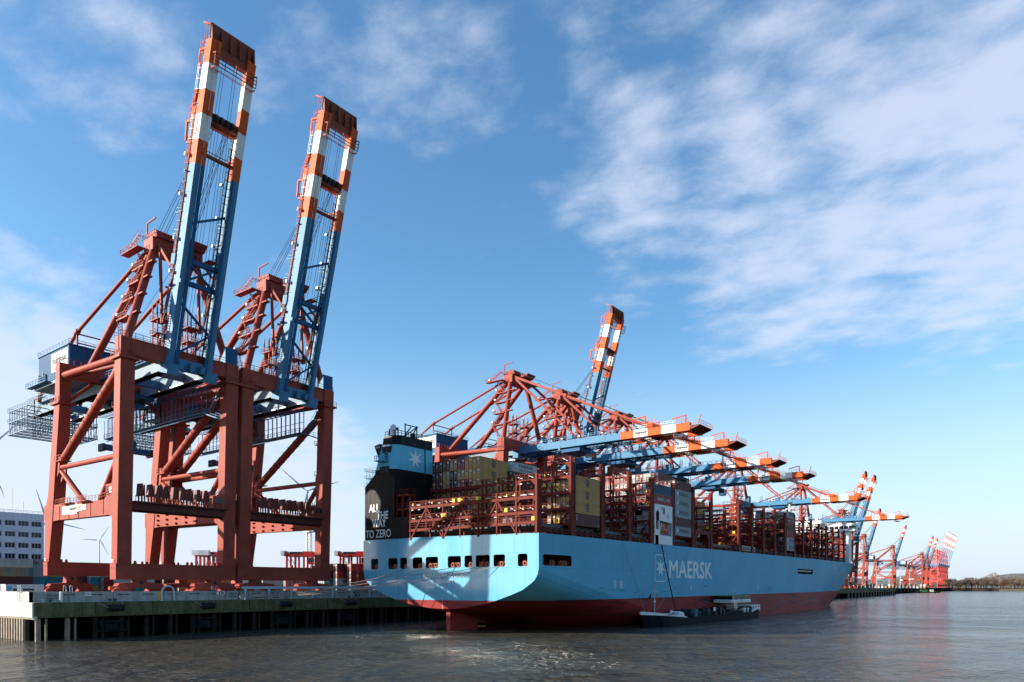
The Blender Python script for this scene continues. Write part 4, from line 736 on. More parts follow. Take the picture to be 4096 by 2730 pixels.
def bow_text(s, ya, z, h, wd):
    vs_, fs_, bw, bh = text_mesh(s, 0, 0); m.add([(CX + half(ya + a * wd / bw, z + b * h / bh) + .06, ya + a * wd / bw, z + b * h / bh) for a, b in vs_], fs_)
m.mat(paint('faded_bow_lettering', (.52, .58, .62), .5, .04)); bow_text('ALL', 352, 18.6, 2.8, 9); bow_text('THE TO ZERO', 362, 14.2, 2.6, 34); bow_text('WAY', 356, 10.0, 2.6, 12)
SB(m, 'hull_lettering')
m = MB(paint('scuffed_paint', (.05, .12, .16), .6, .2))
random.seed(3)
for k in range(14):
    y = random.choice((145, 152, 158, 176, 180, 195, 203, 238, 262)) + random.uniform(-4, 4); z = random.uniform(8.4, 10.2); m.bar((xs_ - .01, y, z), (xs_ - .01, y + random.uniform(1, 4), z + random.uniform(-.2, .5)), .02, random.uniform(.05, .16), (0, 0, 1))
for k in range(20): y = random.uniform(190, 330); m.bar((xs_ - .01, y, random.uniform(3, 6)), (xs_ - .01, y + random.uniform(3, 14), random.uniform(3, 6)), .02, random.uniform(.08, .3))
SB(m, 'fender_scuffs')
# funnel casing
def fx(z): return -138.0 if z <= 34.5 else -138 + (z - 34.5) * 1.25 if z < 37.4 else -134.4 + (z - 37.4) * .19
fun = MB(BLACK)
def fseg(z0, z1, mt_, extra=()):
    zz = sorted([z0, z1] + [e for e in extra if z0 < e < z1])
    for a, b in zip(zz[:-1], zz[1:]): ya, yb = Y0 + max(0, a - 37.4) * .16, Y0 + max(0, b - 37.4) * .16; fun.mat(mt_).hexa([(fx(a), ya, a), (-129.2, ya, a), (-129.2, 133.8, a), (fx(a), 133.8, a), (fx(b), yb, b), (-129.2, yb, b), (-129.2, 133.8, b), (fx(b), 133.8, b)]); fun.add([(-129.2, ya, a), (-127.8, ya + 1.2, a), (-127.8, 133.8, a), (-129.2, yb, b), (-127.8, yb + 1.2, b), (-127.8, 133.8, b), (-129.2, 133.8, b)], [(0, 1, 4, 3), (1, 2, 5, 4), (3, 4, 5, 6)])
fseg(21.5, 38.4, BLACK, (34.5, 37.4)); fseg(38.4, 44.4, BANDB); fseg(44.4, 46.7, BLACK)
fun.mat(BLACK).box(-129.3, -127.5, Y0, Y0 + 1.25, 21.5, 36.4); fun.box(-127.5, -123.0, Y0, Y0 + .6, 21.4, 26.5); fun.box(-138, -127.8, Y0 - .02, Y0 + .5, 21.44, 21.6)
fc = SB(fun, 'funnel_casing')
m = MB(HULLW); yt = Y0 - .04
m.text('ALL', (-136.5, yt, 28.25), ux, uz, 1.85, 3.7, .06); m.text('THE', (-133.7, yt, 26.4), ux, uz, 1.8, 4.0, .06); m.text('WAY', (-135.3, yt, 24.5), ux, uz, 1.8, 4.8, .06); m.text('TO ZERO', (-137.6, yt, 21.95), ux, uz, 1.95, 8.9, .0)
fan(m, star_poly(127.7, 41.5, 2.55, 7, .36), (127.7, 41.5), lambda a, b: (-127.76, a, b)); SB(m, 'funnel_lettering', fc)
m = MB(DARK)
for z in (37.6, 42.5, 44.7):
    for x in (-132.6, -130.9): m.box(x, x + 1.4, Y0 + (z - 37.4) * .16 - .06, Y0 + (z - 37.4) * .16 + .3, z, z + 1.5); [m.box(x, x + 1.4, Y0 + (z - 37.4) * .16 - .12, Y0 + (z - 37.4) * .16, z + .2 + k * .3, z + .26 + k * .3) for k in range(5)]
m.box(-127.8, -127.7, 130.9, 131.2, 36, 46.5); m.box(-127.8, -127.74, 121.6, 133.6, 44.36, 44.44); SB(m, 'louvre', fc)
m = MB(BANDB); m.box(-133, -130, Y0 - 1.4, Y0 + .8, 40.3, 40.5); m.rail([(-133, Y0 - 1.4, 40.5), (-130, Y0 - 1.4, 40.5), (-130, Y0 + .5, 40.5)], 1.1, .7); m.rail([(-133, Y0 - 1.4, 40.5), (-133, Y0 + .5, 40.5)], 1.1, .7); m.box(-132.4, -131.4, Y0 + .3, Y0 + .7, 40.5, 42.4); m.mat(DARK).box(-131.3, -130.5, Y0 + .4, Y0 + .6, 40.5, 42.3); SB(m, 'funnel_balcony', fc)
m = MB(DARK); m.rail([(-132.4, 122, 46.7), (-128, 122, 46.7), (-128, 133.6, 46.7)], 1.1, 1.2, .06)
for a, b in (((-132, 123, 46.7), (-132, 123, 48.6)), ((-129, 123, 46.7), (-129, 123, 48.6)), ((-132, 123, 48.6), (-129, 123, 48.6)), ((-132, 123, 46.7), (-129, 123, 48.6)), ((-128.6, 125, 46.7), (-128.6, 125, 50)), ((-128.6, 129, 46.7), (-128.6, 129, 50)), ((-128.6, 125, 49.7), (-128.6, 129.4, 49.7)), ((-128.6, 125, 46.9), (-128.6, 129, 49.7)), ((-128.6, 127, 46.7), (-128.6, 129, 49.7)), ((-132, 127, 46.7), (-128.6, 127, 49.4))): m.bar(a, b, .22)
m.tube((-130, 129, 46.7), (-130, 129, 48.2), .7, 12); m.prism([(-136.4, 44.9), (-134.4, 45.2), (-134.2, 41.5), (-135, 42)], lambda a, b, d: (a, d, b), 122, 124); SB(m, 'funnel_mast', fc); m = MB(SHIPW); m.tube((-130.2, 122.6, 46.7), (-130.2, 122.6, 49.0), .75, 12); m.tube((-130.2, 122.6, 49.0), (-130.2, 122.6, 49.5), .75, 12, .3); SB(m, 'radar_dome', fc)
# lashing bridges
def lashing(xa, xb, y, levels, ztow, posts=5.0, deep=1.5, first=False):
    m = MB(LRED); x = xb; xs = []
    while x >= xa - .1: xs.append(x); x -= posts
    tops = levels[-1]; zb = 20.9
    for i, x in enumerate(xs):
        outer = i == 0; w_ = .55 if outer else .3; zt = ztow + (1.1 if outer else 0) if i < 2 else tops + 1.2
        for yy in (y - deep / 2, y + deep / 2): m.box(x - w_, x, yy - .18, yy + .18, zb, zt)
        if outer: m.box(x - .5, x + .04, y - deep / 2, y + deep / 2, zb, zb + 3.6); m.box(x - .4, x - .05, y - deep / 2, y + deep / 2, zb + 3.6, ztow)
    for z in levels:
        m.box(xa, xb - .05, y - deep / 2 - .12, y + deep / 2 + .12, z - .16, z); m.box(xa, xb - .05, y - deep / 2 - .13, y - deep / 2 + .05, z - .62, z - .1)
    x1 = xs[1]; m.box(x1 - .3, xb, y - deep / 2, y + deep / 2, ztow - .2, ztow)
    for z in levels[1:] + [ztow]:           # haunched portal corners at the outer tower
        for a, s in ((xb - .55, -1), (x1, 1)): m.prism([(a, z - .2), (a + s * 1.2, z - .2), (a, z - 1.3)], lambda p, q, d: (p, d, q), y - deep / 2 - .05, y - deep / 2 + .05)
    for i in range(1, len(xs) - 1):
        x, x2 = xs[i], xs[i + 1]
        z0, z1 = (zb, tops - .5) if first else (levels[-2], tops - .5)
        if first: m.bar((x if i % 2 else x2, y - deep / 2 - .1, z0), (x2 if i % 2 else x, y - deep / 2 - .1, z1), .32)
        else:
            m.bar((x, y - deep / 2, z0), ((x + x2) / 2, y - deep / 2, z1), .2); m.bar((x2, y - deep / 2, z0), ((x + x2) / 2, y - deep / 2, z1), .2)
            if i % 3 == 0: m.bar((x, y, zb), (x2, y, levels[0]), .3)
    if not first:
        m.bar((xb - .3, y - deep / 2, levels[1]), (x1, y - deep / 2, zb + .3), .3); m.bar((xb - .3, y, zb + 3), (xb - 3, y, zb), .25)
    b_ = SB(m, 'lashing_bridge')
    f = MB(LRED)
    for z in levels: [f.rail([(xa, yy, z), (xb, yy, z)], 1.1, 2.4, .05) for yy in (y - deep / 2 - .1, y + deep / 2 + .1)]
    f.rail([(x1 - .3, y - deep / 2, ztow), (xb, y - deep / 2, ztow)], 1.1, 1.2, .05); f.rail([(xb, y - deep / 2, ztow), (xb, y + deep / 2, ztow)], 1.1, 1, .05)
    k = xb - 2
    for z in levels[:-1]: [f.box(k - .5, k, y - deep / 2 - .02, y - deep / 2 + .02, z + q * .4, z + q * .4 + .06) for q in range(8)]
    f.build('handrail', b_, SO)
    f = MB(STEEL); rr = random.Random(int(y))
    for z in levels[1:] + [ztow]:
        x = xb - 1
        while x > (xa if z != ztow else x1):
            f.bar((x, y - deep / 2, z + .25), (x - rr.uniform(.8, 1.8), y - deep / 2 + .1, z + rr.uniform(.3, 1.0)), .07, .10)
            if rr.random() < .3: f.mat(YELLOW).box(x - .25, x, y - deep / 2 - .2, y - deep / 2 - .1, z + .3, z + .75); f.mat(STEEL)
            if rr.random() < .22: f.mat(WHITE).box(x - .6, x, y - deep / 2 - .2, y - deep / 2 - .05, z - .9, z - .75); f.mat(STEEL)
            x -= rr.uniform(1.6, 3.0)
    f.mat(YELLOW)
    for k_ in range(7): x = rr.uniform(xa, xb); z = rr.choice(levels); f.box(x - .5, x + .3, y - deep / 2 - .3, y - deep / 2 - .1, z + .1, z + .9)
    f.build('lashing_gear', b_, SO); return b_
lashing(-122.9, -85.7, 121.2, [23.5, 25.6, 28.7], 32.1, 5.2, 1.3, True)
m = MB(LRED)
for x in (-127.3, -125.2, -122.9):
    m.box(x - .15, x + .15, 120.9, 121.2, 21, 32.0); m.box(x - .15, x + .15, 122.4, 122.7, 21, 32.0)
for z in (28.7, 32.0): m.box(-127.4, -122.7, 120.9, 122.7, z - .5, z)
m.rail([(-127.4, 120.9, 32), (-122.7, 120.9, 32), (-122.7, 122.7, 32)], 1.1, 1.1, .05); m.rail([(-127.4, 120.9, 28.7), (-122.7, 120.9, 28.7)], 1.1, 1.1, .05); SB(m, 'lashing_tower')
LBY = [133.6, 146.4, 159.5, 171.4, 184.3, 197.6, 211.1] + [y_at(2900 + q / 3.92, SX) for q in (235, 440, 620, 795, 955, 1098, 1238, 1362, 1482, 1598, 1703, 1798, 1896)]
for i, y in enumerate(LBY):
    xi = SX - .1 - (0 if y < 330 else max(0, HB - half(y, 21.8)))
    lashing(2 * CX - xi, xi, y, [24.0, 27.4, 30.9, 34.3] if y < 330 else [24.2, 27.4, 30.9, 33.6], 37.2 if y < 330 else 36.2)
m = MB(paint('hatch_cover_grey', (.10, .115, .12), .6, .2, .2)); k = [121.9] + LBY[:-1]
for a, b in zip([122.2] + LBY[:-1], LBY):
    if a > 171 and a < 172: continue
    m.mat(MATS['hatch_cover_grey']).box(CX - 22, SX - 2.2, a + 1.1, b - 1.1, 22.3, 23.4); m.mat(DKR).box(CX - 22.5, SX - 2.6, a + 1.2, b - 1.2, 20.9, 22.3)
    for q in range(4): yy = a + 1.6 + q * (b - a - 3) / 4; m.box(SX - 1.6, SX - .9, yy, yy + 1.0, 20.9, 22.6); m.tube((SX - 1.1, yy + 1.6, 21.9), (SX - .8, yy + 1.6, 21.9), .38, 10)
SB(m, 'hatch_cover'); m = MB(LRED); m.rail([(SX - .3, 121, 21.0), (SX - .3, 172, 21.1)], 1.1, 1.6, .05); m.rail([(SX - .3, 185, 21.2), (SX - .3, 330, 21.7)], 1.1, 1.6, .05); SB(m, 'deck_rail')
# portal arch beside the grey stack
m = MB(LRED); Ya, Yb = 199.2, 209.9
m.sheet([[(Ya, 20.9), (Ya, 26.4), (Yb, 26.6), (Yb, 20.9), (Yb - .9, 20.9), (Yb - .9, 24.2), (Yb - 2.4, 25.6), (Ya + 2.4, 25.4), (Ya + .9, 24.0), (Ya + .9, 20.9)]], lambda a, b: (SX - .2, a, b)); m.box(SX - 3, SX - .21, Ya, Ya + .8, 20.9, 26.3); m.box(SX - 3, SX - .21, Yb - .8, Yb, 20.9, 26.5); m.box(SX - 3, SX - .21, Ya, Yb, 26.4, 26.6); SB(m, 'portal_arch')
m = MB(SHIPW); y0_, y1_ = 237.5, 250.5; m.bar((SX - .4, y0_, 23.6), (SX - .4, y1_, 23.4), .1, .15); m.bar((SX - .4, y0_, 22.4), (SX - .4, y1_, 22.2), .1, .15)
for q in range(14): yy = y0_ + q * 13 / 14; m.bar((SX - .4, yy, 23.6), (SX - .4, yy + .9, 22.3), .1)
m.box(SX - 1.2, SX - .5, y0_, y1_, 22.1, 22.2); SB(m, 'gangway')
# engine casing block with the lifeboat recess
y0_, y1_ = 172.6, 183.3; m = MB(SHIPW)
m.sheet([[(y0_, 21.0), (y0_, 31.7), (y1_, 31.7), (y1_, 21.2)], [(173.4, 25.2), (173.4, 29.6), (174.0, 30.0), (174.9, 30.0), (175.3, 29.4), (175.3, 27.5), (182.9, 27.2), (182.9, 23.9), (175.6, 24.0), (175.6, 25.0)], rrect(173.0, 174.9, 21.2, 23.6, .1, 1)], lambda a, b: (SX, a, b))
m.box(CX - HB, SX - .01, y0_, y0_ + .15, 20.95, 23.2); m.box(CX - HB, SX - .01, y0_, y0_ + .15, 26.5, 31.7); m.box(CX - HB, SX - 1.2, y0_, y0_ + .15, 23.2, 26.5); m.box(CX - HB, SX - .01, y0_, y1_, 31.55, 31.7); m.box(CX - HB, SX - .01, y1_ - .1, y1_, 20.95, 31.7); m.box(SX - 3.6, SX - 3.4, y0_ + .2, y1_ - .1, 20.95, 31.5); m.box(SX - 3.4, SX, 175.5, 183.2, 23.7, 23.9); m.box(SX - .5, SX - .02, 175.3, 175.7, 23.9, 27.4)
for x in (-88.6, -93.4, -98.2, -103, -107.8): m.mat(GLASS).box(x - 2.3, x - .3, y0_ - .04, y0_, 28.8, 30.4); m.mat(SHIPW).box(x - 2.5, x - .1, y0_ - .08, y0_ - .02, 28.5, 28.7)
m.rail([(CX, y0_ - .9, 27.6), (SX - .2, y0_ - .9, 27.6)], 1.1, 1.5, .05); m.box(CX, SX - .2, y0_ - 1.0, y0_, 27.4, 27.6); m.rail([(CX, y0_ - .9, 24.2), (SX - .2, y0_ - .9, 24.2)], 1.1, 1.5, .05)
m.mat(DARK).box(SX + .005, SX + .03, 176.7, 177.1, 30.4, 31.1); m.box(SX + .005, SX + .03, 177.6, 178.6, 29.3, 31.0); m.box(SX + .005, SX + .03, 180.3, 180.6, 28.4, 29.4); m.mat(STEEL).box(SX + .005, SX + .02, 180.9, 182.9, 29.9, 29.95); m.box(SX + .005, SX + .02, 180.9, 180.95, 27.4, 29.9); m.box(SX + .005, SX + .02, 182.9, 182.95, 27.4, 29.9)
ec = SB(m, 'engine_casing'); m = MB(LBRED); m.s = True; prof = [(0, .15), (.08, .62), (.25, .95), (.5, 1.05), (.75, .98), (.92, .7), (1, .2)]; vs = []
for t, r in prof:
    for k in range(14): a = 2 * pi * k / 14; vs.append((SX - 1.5 + 1.15 * r * cos(a), 177.0 + 5.6 * t, 25.2 + (1.05 if sin(a) < 0 else .95) * r * sin(a)))
m.add(vs, [(i * 14 + k, i * 14 + (k + 1) % 14, i * 14 + 14 + (k + 1) % 14, i * 14 + 14 + k) for i in range(6) for k in range(14)]); m.s = False; m.prism([(177.6, 25.9), (179.4, 26.9), (180.8, 26.9), (182, 25.8)], lambda a, b, d: (d, a, b), SX - 2.1, SX - .9); m.mat(DARK).box(SX - .42, SX - .36, 177.8, 181.6, 25.0, 25.08); m.mat(STEEL)
for y in (176.4, 182.4): m.bar((SX - .6, y, 23.9), (SX - .4, y + .9 * (1 if y < 180 else -1), 27), .25, .4)
SB(m, 'lifeboat', ec)
# bridge house far forward
BRY = 393; m = MB(SHIPW); m.box(CX - 25, CX + 11.5, BRY, BRY + 12, 21.5, 44.2); m.box(CX + 11.5, CX + 23.4, BRY + .5, BRY + 11, 41.8, 42.2); m.box(CX - 27.2, CX + 23.6, BRY - .6, BRY + 9, 42.2, 42.5)
for x in (24.6,): m.box(CX + x - 1.2, CX + x, BRY, BRY + 6, 21.5, 38.2)
m.box(CX + 10.5, CX + 27.4, BRY - .4, BRY + 9, 38.0, 39.1); m.box(CX + 10.5, CX + 27.4, BRY - .2, BRY + 8, 40.7, 42.0); m.box(CX + 10.5, CX + 27.2, BRY + 4, BRY + 8, 39.1, 40.7)
for k in range(7): x = CX + 10.6 + k * 2.3; m.box(x, x + .4, BRY - .25, BRY, 39.1, 40.7)
for z in (24.5, 27.2, 29.9, 32.6, 35.3): m.box(CX + 11.5, CX + 24, BRY + .2, BRY + 1.6, z, z + .2)
m.bar((CX + 12.5, BRY, 32), (CX + 23, BRY, 37.5), .4); m.bar((CX + 17.5, BRY, 35), (CX + 12.5, BRY, 37.8), .3)
br = SB(m, 'bridge_house'); m = MB(GLASS)
for k in range(6): x = CX + 11.1 + k * 2.3; m.box(x, x + 1.7, BRY - .1, BRY + .1, 39.3, 40.6)
for z in (24, 27, 30, 33, 36): [m.box(CX - 22 + q * 4, CX - 20.6 + q * 4, BRY - .03, BRY, z + .8, z + 1.8) for q in range(8)]
m.build('window', br, SO); m = MB(SHIPW); mx_, mz = CX - 6, 44.2
m.tube((mx_, BRY + 6, mz), (mx_, BRY + 6, mz + 10), 1.0, 10, .5); m.box(mx_ - 3.5, mx_ + 3.5, BRY + 5, BRY + 7, mz + 4.4, mz + 4.7); m.box(mx_ - 2, mx_ + 2, BRY + 5, BRY + 7, mz + 7.4, mz + 7.7); m.rail([(mx_ - 3.5, BRY + 5, mz + 4.7), (mx_ + 3.5, BRY + 5, mz + 4.7)], 1.1, 1, .07); m.mat(DARK).box(mx_ - 2.5, mx_ + 2.5, BRY + 5.7, BRY + 6.1, mz + 9, mz + 9.5); m.box(mx_ - 1.2, mx_ + 1.2, BRY + 5.5, BRY + 6.5, mz + 10, mz + 11); m.mat(SHIPW)
m.tube((mx_ + 9, BRY + 6, mz), (mx_ + 9, BRY + 6, mz + 1.2), .4, 8); m.tube((mx_ + 9, BRY + 6, mz + 1.2), (mx_ + 9, BRY + 6, mz + 2.4), 1.1, 12, 1.1); m.tube((mx_ + 14, BRY + 6, mz), (mx_ + 14, BRY + 6, mz + 1.6), .8, 10); m.tube((mx_ + 11.5, BRY + 4, mz), (mx_ + 11.5, BRY + 4, mz + 11), .07, 4); m.build('radar_mast', br, SO)
m = MB(SHIPW); m.tube((CX, 478, 23), (CX, 478, 40), .5, 10, .3); m.box(CX - 1.5, CX + 1.5, 477, 479, 33, 33.3); SB(m, 'foremast')
# ================================================================== containers on the ship
CL, CW = 10.75, 2.34
CM = {k: paint('container_' + k, c, .55, .17, .42, .8, dirt=d) for k, c, d in (('ochre', (.44, .235, .075), (.20, .13, .05)), ('dark brown', (.105, .026, .024), (.06, .025, .02)), ('red brown', (.22, .048, .034), (.10, .03, .025)), ('crimson', (.26, .02, .05), (.12, .03, .03)),
     ('pale grey', (.44, .45, .42), (.25, .22, .18)), ('mid grey', (.27, .295, .305), (.24, .23, .21)), ('navy blue', (.022, .065, .125), (.03, .05, .07)), ('bright red', (.48, .055, .035), (.2, .05, .04)), ('deep red', (.30, .040, .034), (.15, .04, .03)), ('green grey', (.30, .34, .30), (.2, .2, .17)), ('teal', (.03, .20, .24), (.03, .1, .12)), ('orange', (.52, .16, .03), (.2, .08, .04)), ('white', (.70, .70, .67), (.4, .36, .3)))}
CDK = paint('container_door_rods', (.50, .50, .48), .5, .1, metal=.3); CTX = paint('container_dark_print', (.035, .05, .07), .5, .05); CWT = paint('container_white_print', (.74, .74, .72), .5, .05); CBL = paint('logo_square_blue', (.14, .42, .60), .5, .05)
CMESH = {}
def container_mesh(col, liv, h):
    k = (col, liv, h)
    if k in CMESH: return CMESH[k]
    m = MB(CM[col]); a, L = CW / 2, CL / 2; n = 22
    m.box(-a + .05, a - .06, -L + .05, L - .05, .05, h - .03)
    for z0, z1 in ((0, .16), (h - .16, h)): m.box(a - .12, a, -L, L, z0, z1); m.box(-a, -a + .12, -L, L, z0, z1); m.box(-a + .12, a - .12, -L, -L + .12, z0, z1); m.box(-a + .12, a - .12, L - .12, L, z0, z1)
    for x0, x1 in ((-a, -a + .14), (a - .14, a)):
        for y0, y1 in ((-L, -L + .14), (L - .14, L)): m.box(x0, x1, y0, y1, .16, h - .16)
    d = (2 * L - .3) / n
    for i in range(n): y = -L + .15 + i * d; m.hexa([(a - .06, y + .12 * d, .16), (a - .02, y + .25 * d, .16), (a - .02, y + .55 * d, .16), (a - .06, y + .68 * d, .16), (a - .06, y + .12 * d, h - .16), (a - .02, y + .25 * d, h - .16), (a - .02, y + .55 * d, h - .16), (a - .06, y + .68 * d, h - .16)])
    m.mat(CDK)
    for x in (-.85, -.35, .35, .85): m.box(x - .03, x + .03, -L - .01, -L + .04, .15, h - .15); m.box(x - .12, x + .12, -L - .015, -L + .03, h * .42, h * .46)
    m.mat(DARK).box(-.03, .03, -L + .02, -L + .045, .15, h - .15)
    m.mat(CWT).box(.45, .95, -L + .02, -L + .045, h * .68, h * .86); m.box(-.75, -.45, -L + .02, -L + .045, h * .55, h * .64)
    if col in ('ochre', 'orange'): m.mat(CTX).box(-.9, -.55, -L + .02, -L + .045, h * .72, h * .84)
    X = a - .008; uy, uz = (0, 1, 0), (0, 0, 1)
    if liv == 'msc': m.mat(CTX).text('m', (X, -.65, h * .52), uy, uz, h * .26, 1.4, .10); m.box(X - .005, X, -.7, .9, h * .47, h * .50); m.text('SC', (X, -.55, h * .20), uy, uz, h * .24, 1.3, .10); m.box(X - .005, X, -4.4, -4.32, h * .2, h * .8)
    elif liv == 'maersk':
        m.mat(CBL).add([(X, -4.4, h * .30), (X, -3.0, h * .30), (X, -3.0, h * .82), (X, -4.4, h * .82)], [(0, 1, 2, 3)]); m.mat(CWT); fan(m, star_poly(-3.7, h * .57, .55), (-3.7, h * .57), lambda p, q: (X + .01, p, q)); m.mat(CTX).text('MAERSK', (X, -2.6, h * .36), uy, uz, h * .38, 6.2, .04)
    elif liv == 'sealand':
        m.mat(CBL).add([(X, -4.4, h * .34), (X, -3.1, h * .34), (X, -3.1, h * .82), (X, -4.4, h * .82)], [(0, 1, 2, 3)]); m.mat(CWT); fan(m, star_poly(-3.75, h * .58, .5), (-3.75, h * .58), lambda p, q: (X + .01, p, q)); m.mat(CTX).text('MAERSK', (X, -2.5, h * .52), uy, uz, h * .32, 6.1, .04); m.text('SEALAND', (X, -2.5, h * .14), uy, uz, h * .22, 6.3, .03)
    elif liv == 'hamburg':
        m.mat(CWT).text('HAMBURG', (X, -3.6, h * .40), uy, uz, h * .28, 3.9, .004); m.text('SÜD', (X, 2.0, h * .40), uy, uz, h * .36, 2.0, .004)
        m.bar((X, .4, h * .78), (X, 1.1, h * .48), .01, .2, (1, 0, 0)); m.bar((X, 1.1, h * .48), (X, 1.9, h * .18), .01, .16, (1, 0, 0)); m.bar((X, 1.8, h * .66), (X, .5, h * .24), .01, .2, (1, 0, 0))
    elif liv == 'cai': m.mat(CWT).text('CAI', (X, -4.6, h * .70), uy, uz, h * .16, 1.0, .06)
    elif liv == 'side': m.mat(CWT); [m.box(X - .005, X, -4.6, -4.35, h * (.75 - .16 * q), h * (.82 - .16 * q)) for q in range(3)]; m.mat(YELLOW).box(X - .005, X, 4.6, 4.9, h * .14, h * .24)
    elif liv == 'triton': m.mat(YELLOW).text('TRITON', (X, -4.7, h * .80), uy, uz, h * .12, 1.5, .01)
    me = m.build('container'); CMESH[k] = me.data; bpy.data.objects.remove(me); return CMESH[k]
LABELS = set()
def ordinal(i): return ('first', 'second', 'third', 'fourth', 'fifth', 'sixth', 'seventh', 'eighth', 'ninth', 'tenth', 'eleventh', 'twelfth', 'thirteenth', 'fourteenth')[i]
def put(col, liv, h, xc, yc, z, lab, grp, rz=0, s=1.0):
    o = bpy.data.objects.new('shipping_container', container_mesh(col, liv, h)); COL.objects.link(o); o.location = (xc, yc, z); o.rotation_euler = (0, 0, rz); o.scale = (s, s, s)
    assert lab not in LABELS, lab
    LABELS.add(lab); tag(o, lab, 'container', grp); return o
RP = 2.46
def stack(row, ya, ztop, tiers, where, grp, dy=0):      # tiers from the top: (colour, livery, height)
    z = ztop
    for i, (col, liv, h) in enumerate(tiers):
        z -= h; name = ''
        put(col, liv, h, SX - .15 - CW / 2 - RP * row, ya + CL / 2, z + .01, f'{col} container{name}, {ordinal(i)} from top of {where}', grp)
oc, db, rb, cr, pg, mg, nb, brd, dr, gg = 'ochre', 'dark brown', 'red brown', 'crimson', 'pale grey', 'mid grey', 'navy blue', 'bright red', 'deep red', 'green grey'
G1 = 'containers stacked aft beside the funnel'; s1 = 2.46; RND = random.Random(5); mixc = [oc, oc, db, rb, rb, pg, mg, db]
bay1 = {11: [oc, oc, oc, oc, oc], 12: [oc, oc, rb, oc], 13: [cr, oc, rb, rb], 14: [oc, db, db, oc], 15: [db, oc, oc, oc], 16: [db, db, db, oc], 17: [rb, db, oc, db]}
for r, cols in bay1.items():
    cols = cols + [RND.choice(mixc) for _ in range(6 - len(cols))]
    stack(r, 134.2, 41.6, [(c_, 'msc' if c_ == oc and r == 11 else '', 2.75 if i == 0 else s1) for i, c_ in enumerate(cols)], f'{ordinal(r - 11)} column from the ochre wall beside the funnel', G1)
for r, cols in {7: [mg, mg], 8: [pg, pg], 9: [oc, rb], 10: [brd, rb]}.items(): stack(r, 134.2, 27.4, [(c_, 'maersk' if r == 7 else '', s1) for c_ in cols], f'{ordinal(r - 7)} low column seen through the stern lattice', G1)
hc = 2.75; G2 = 'containers in the second bay'
stack(0, 134.2, 34.5, [(oc, 'msc', hc)] * 3 + [(db, 'side', hc)], 'the ochre stack over the ship side', G2)
for r in (1, 2): stack(r, 134.2, 34.5, [(oc, '', hc), (oc if r != 3 else db, '', hc), (oc, '', hc), (oc if r < 3 else rb, '', hc)], f'{ordinal(r - 1)} column inboard of the ochre side stack', G2)
stack(11, 147.2, 42.05, [(pg, 'sealand', s1), (db, 'side', s1), (db, '', s1), (rb, '', s1)], 'the stack standing just past the ochre wall', G2)
for r in (12, 13): stack(r, 147.2, 42.05, [(pg, '', s1), (db, '', s1), (rb, '', s1)], f'{ordinal(r - 12)} column hidden behind the ochre wall', G2)
stack(0, 172.6, 37.05, [(nb, 'triton', 2.66), (dr, 'hamburg', 2.66)], 'the pair on the white engine casing', 'containers on the engine casing')
G3 = 'containers behind the engine casing'
stack(0, 185.4, 39.4, [(db, 'cai', 2.54), (mg, 'maersk', 2.54), (mg, 'maersk', 2.54), (mg, 'maersk', 2.54), (db, 'side', 2.54), (mg, 'maersk', 2.54)], 'the six high grey stack over the ship side', G3)
stack(1, 185.4, 39.4, [(rb, '', s1), (gg, '', s1), (rb, '', s1), (pg, '', s1)], 'the column directly inboard of the grey side stack', G3)
tops = [[rb, rb, oc, rb], [pg, pg, rb, db], [rb, rb, pg, rb], [pg, brd, rb, pg], [rb, pg, pg, rb], [rb, rb, pg, dr], [brd, pg, rb, rb], [rb, rb, brd, pg], [pg, pg, rb, rb], [rb, pg, pg, rb], [rb, rb, rb, pg]]
for i, cols in enumerate(tops): stack(2 + i, 185.4, 41.9 if i < 4 else 42.3, [(c_, '', s1) for c_ in cols], f'{ordinal(i)} tall column behind the white casing', G3)
G4 = 'containers in the forward stack'
stack(0, 285.2, 39.2, [(mg, 'maersk', 2.54), (dr, 'hamburg', 2.54), (db, '', 2.54), (rb, 'side', 2.54), (mg, 'maersk', 2.54), (mg, 'maersk', 2.54)], 'the lone forward stack over the ship side', G4)
for r in (1, 2, 3, 4): stack(r, 285.2, 39.2 if r < 4 else 38.6, [((mg, mg, gg, gg)[r - 1], '', 2.54), ((gg, rb, db, gg)[r - 1], '', 2.54), (rb, '', 2.54), (db, '', 2.54), (mg, '', 2.54), (mg, '', 2.54)], f'{ordinal(r - 1)} column inboard of the lone forward stack', G4)
G5 = 'scattered containers amidships'
for r in (5, 6, 7): stack(r, 225.0, 38.6, [(oc if r < 7 else mg, 'msc' if r == 5 else '', s1), (oc, '', s1), (mg, '', s1), (db, '', s1)], f'{ordinal(r - 5)} half hidden column amidships', G5)
stack(3, 198.4, 35.6, [(nb, '', s1), (db, '', s1), (db, '', s1)], 'the short column just forward of the grey stack', G5)
stack(2, 212.0, 30.2, [(rb, '', s1), (pg, '', s1)], 'the low pair forward of the portal arch', G5)
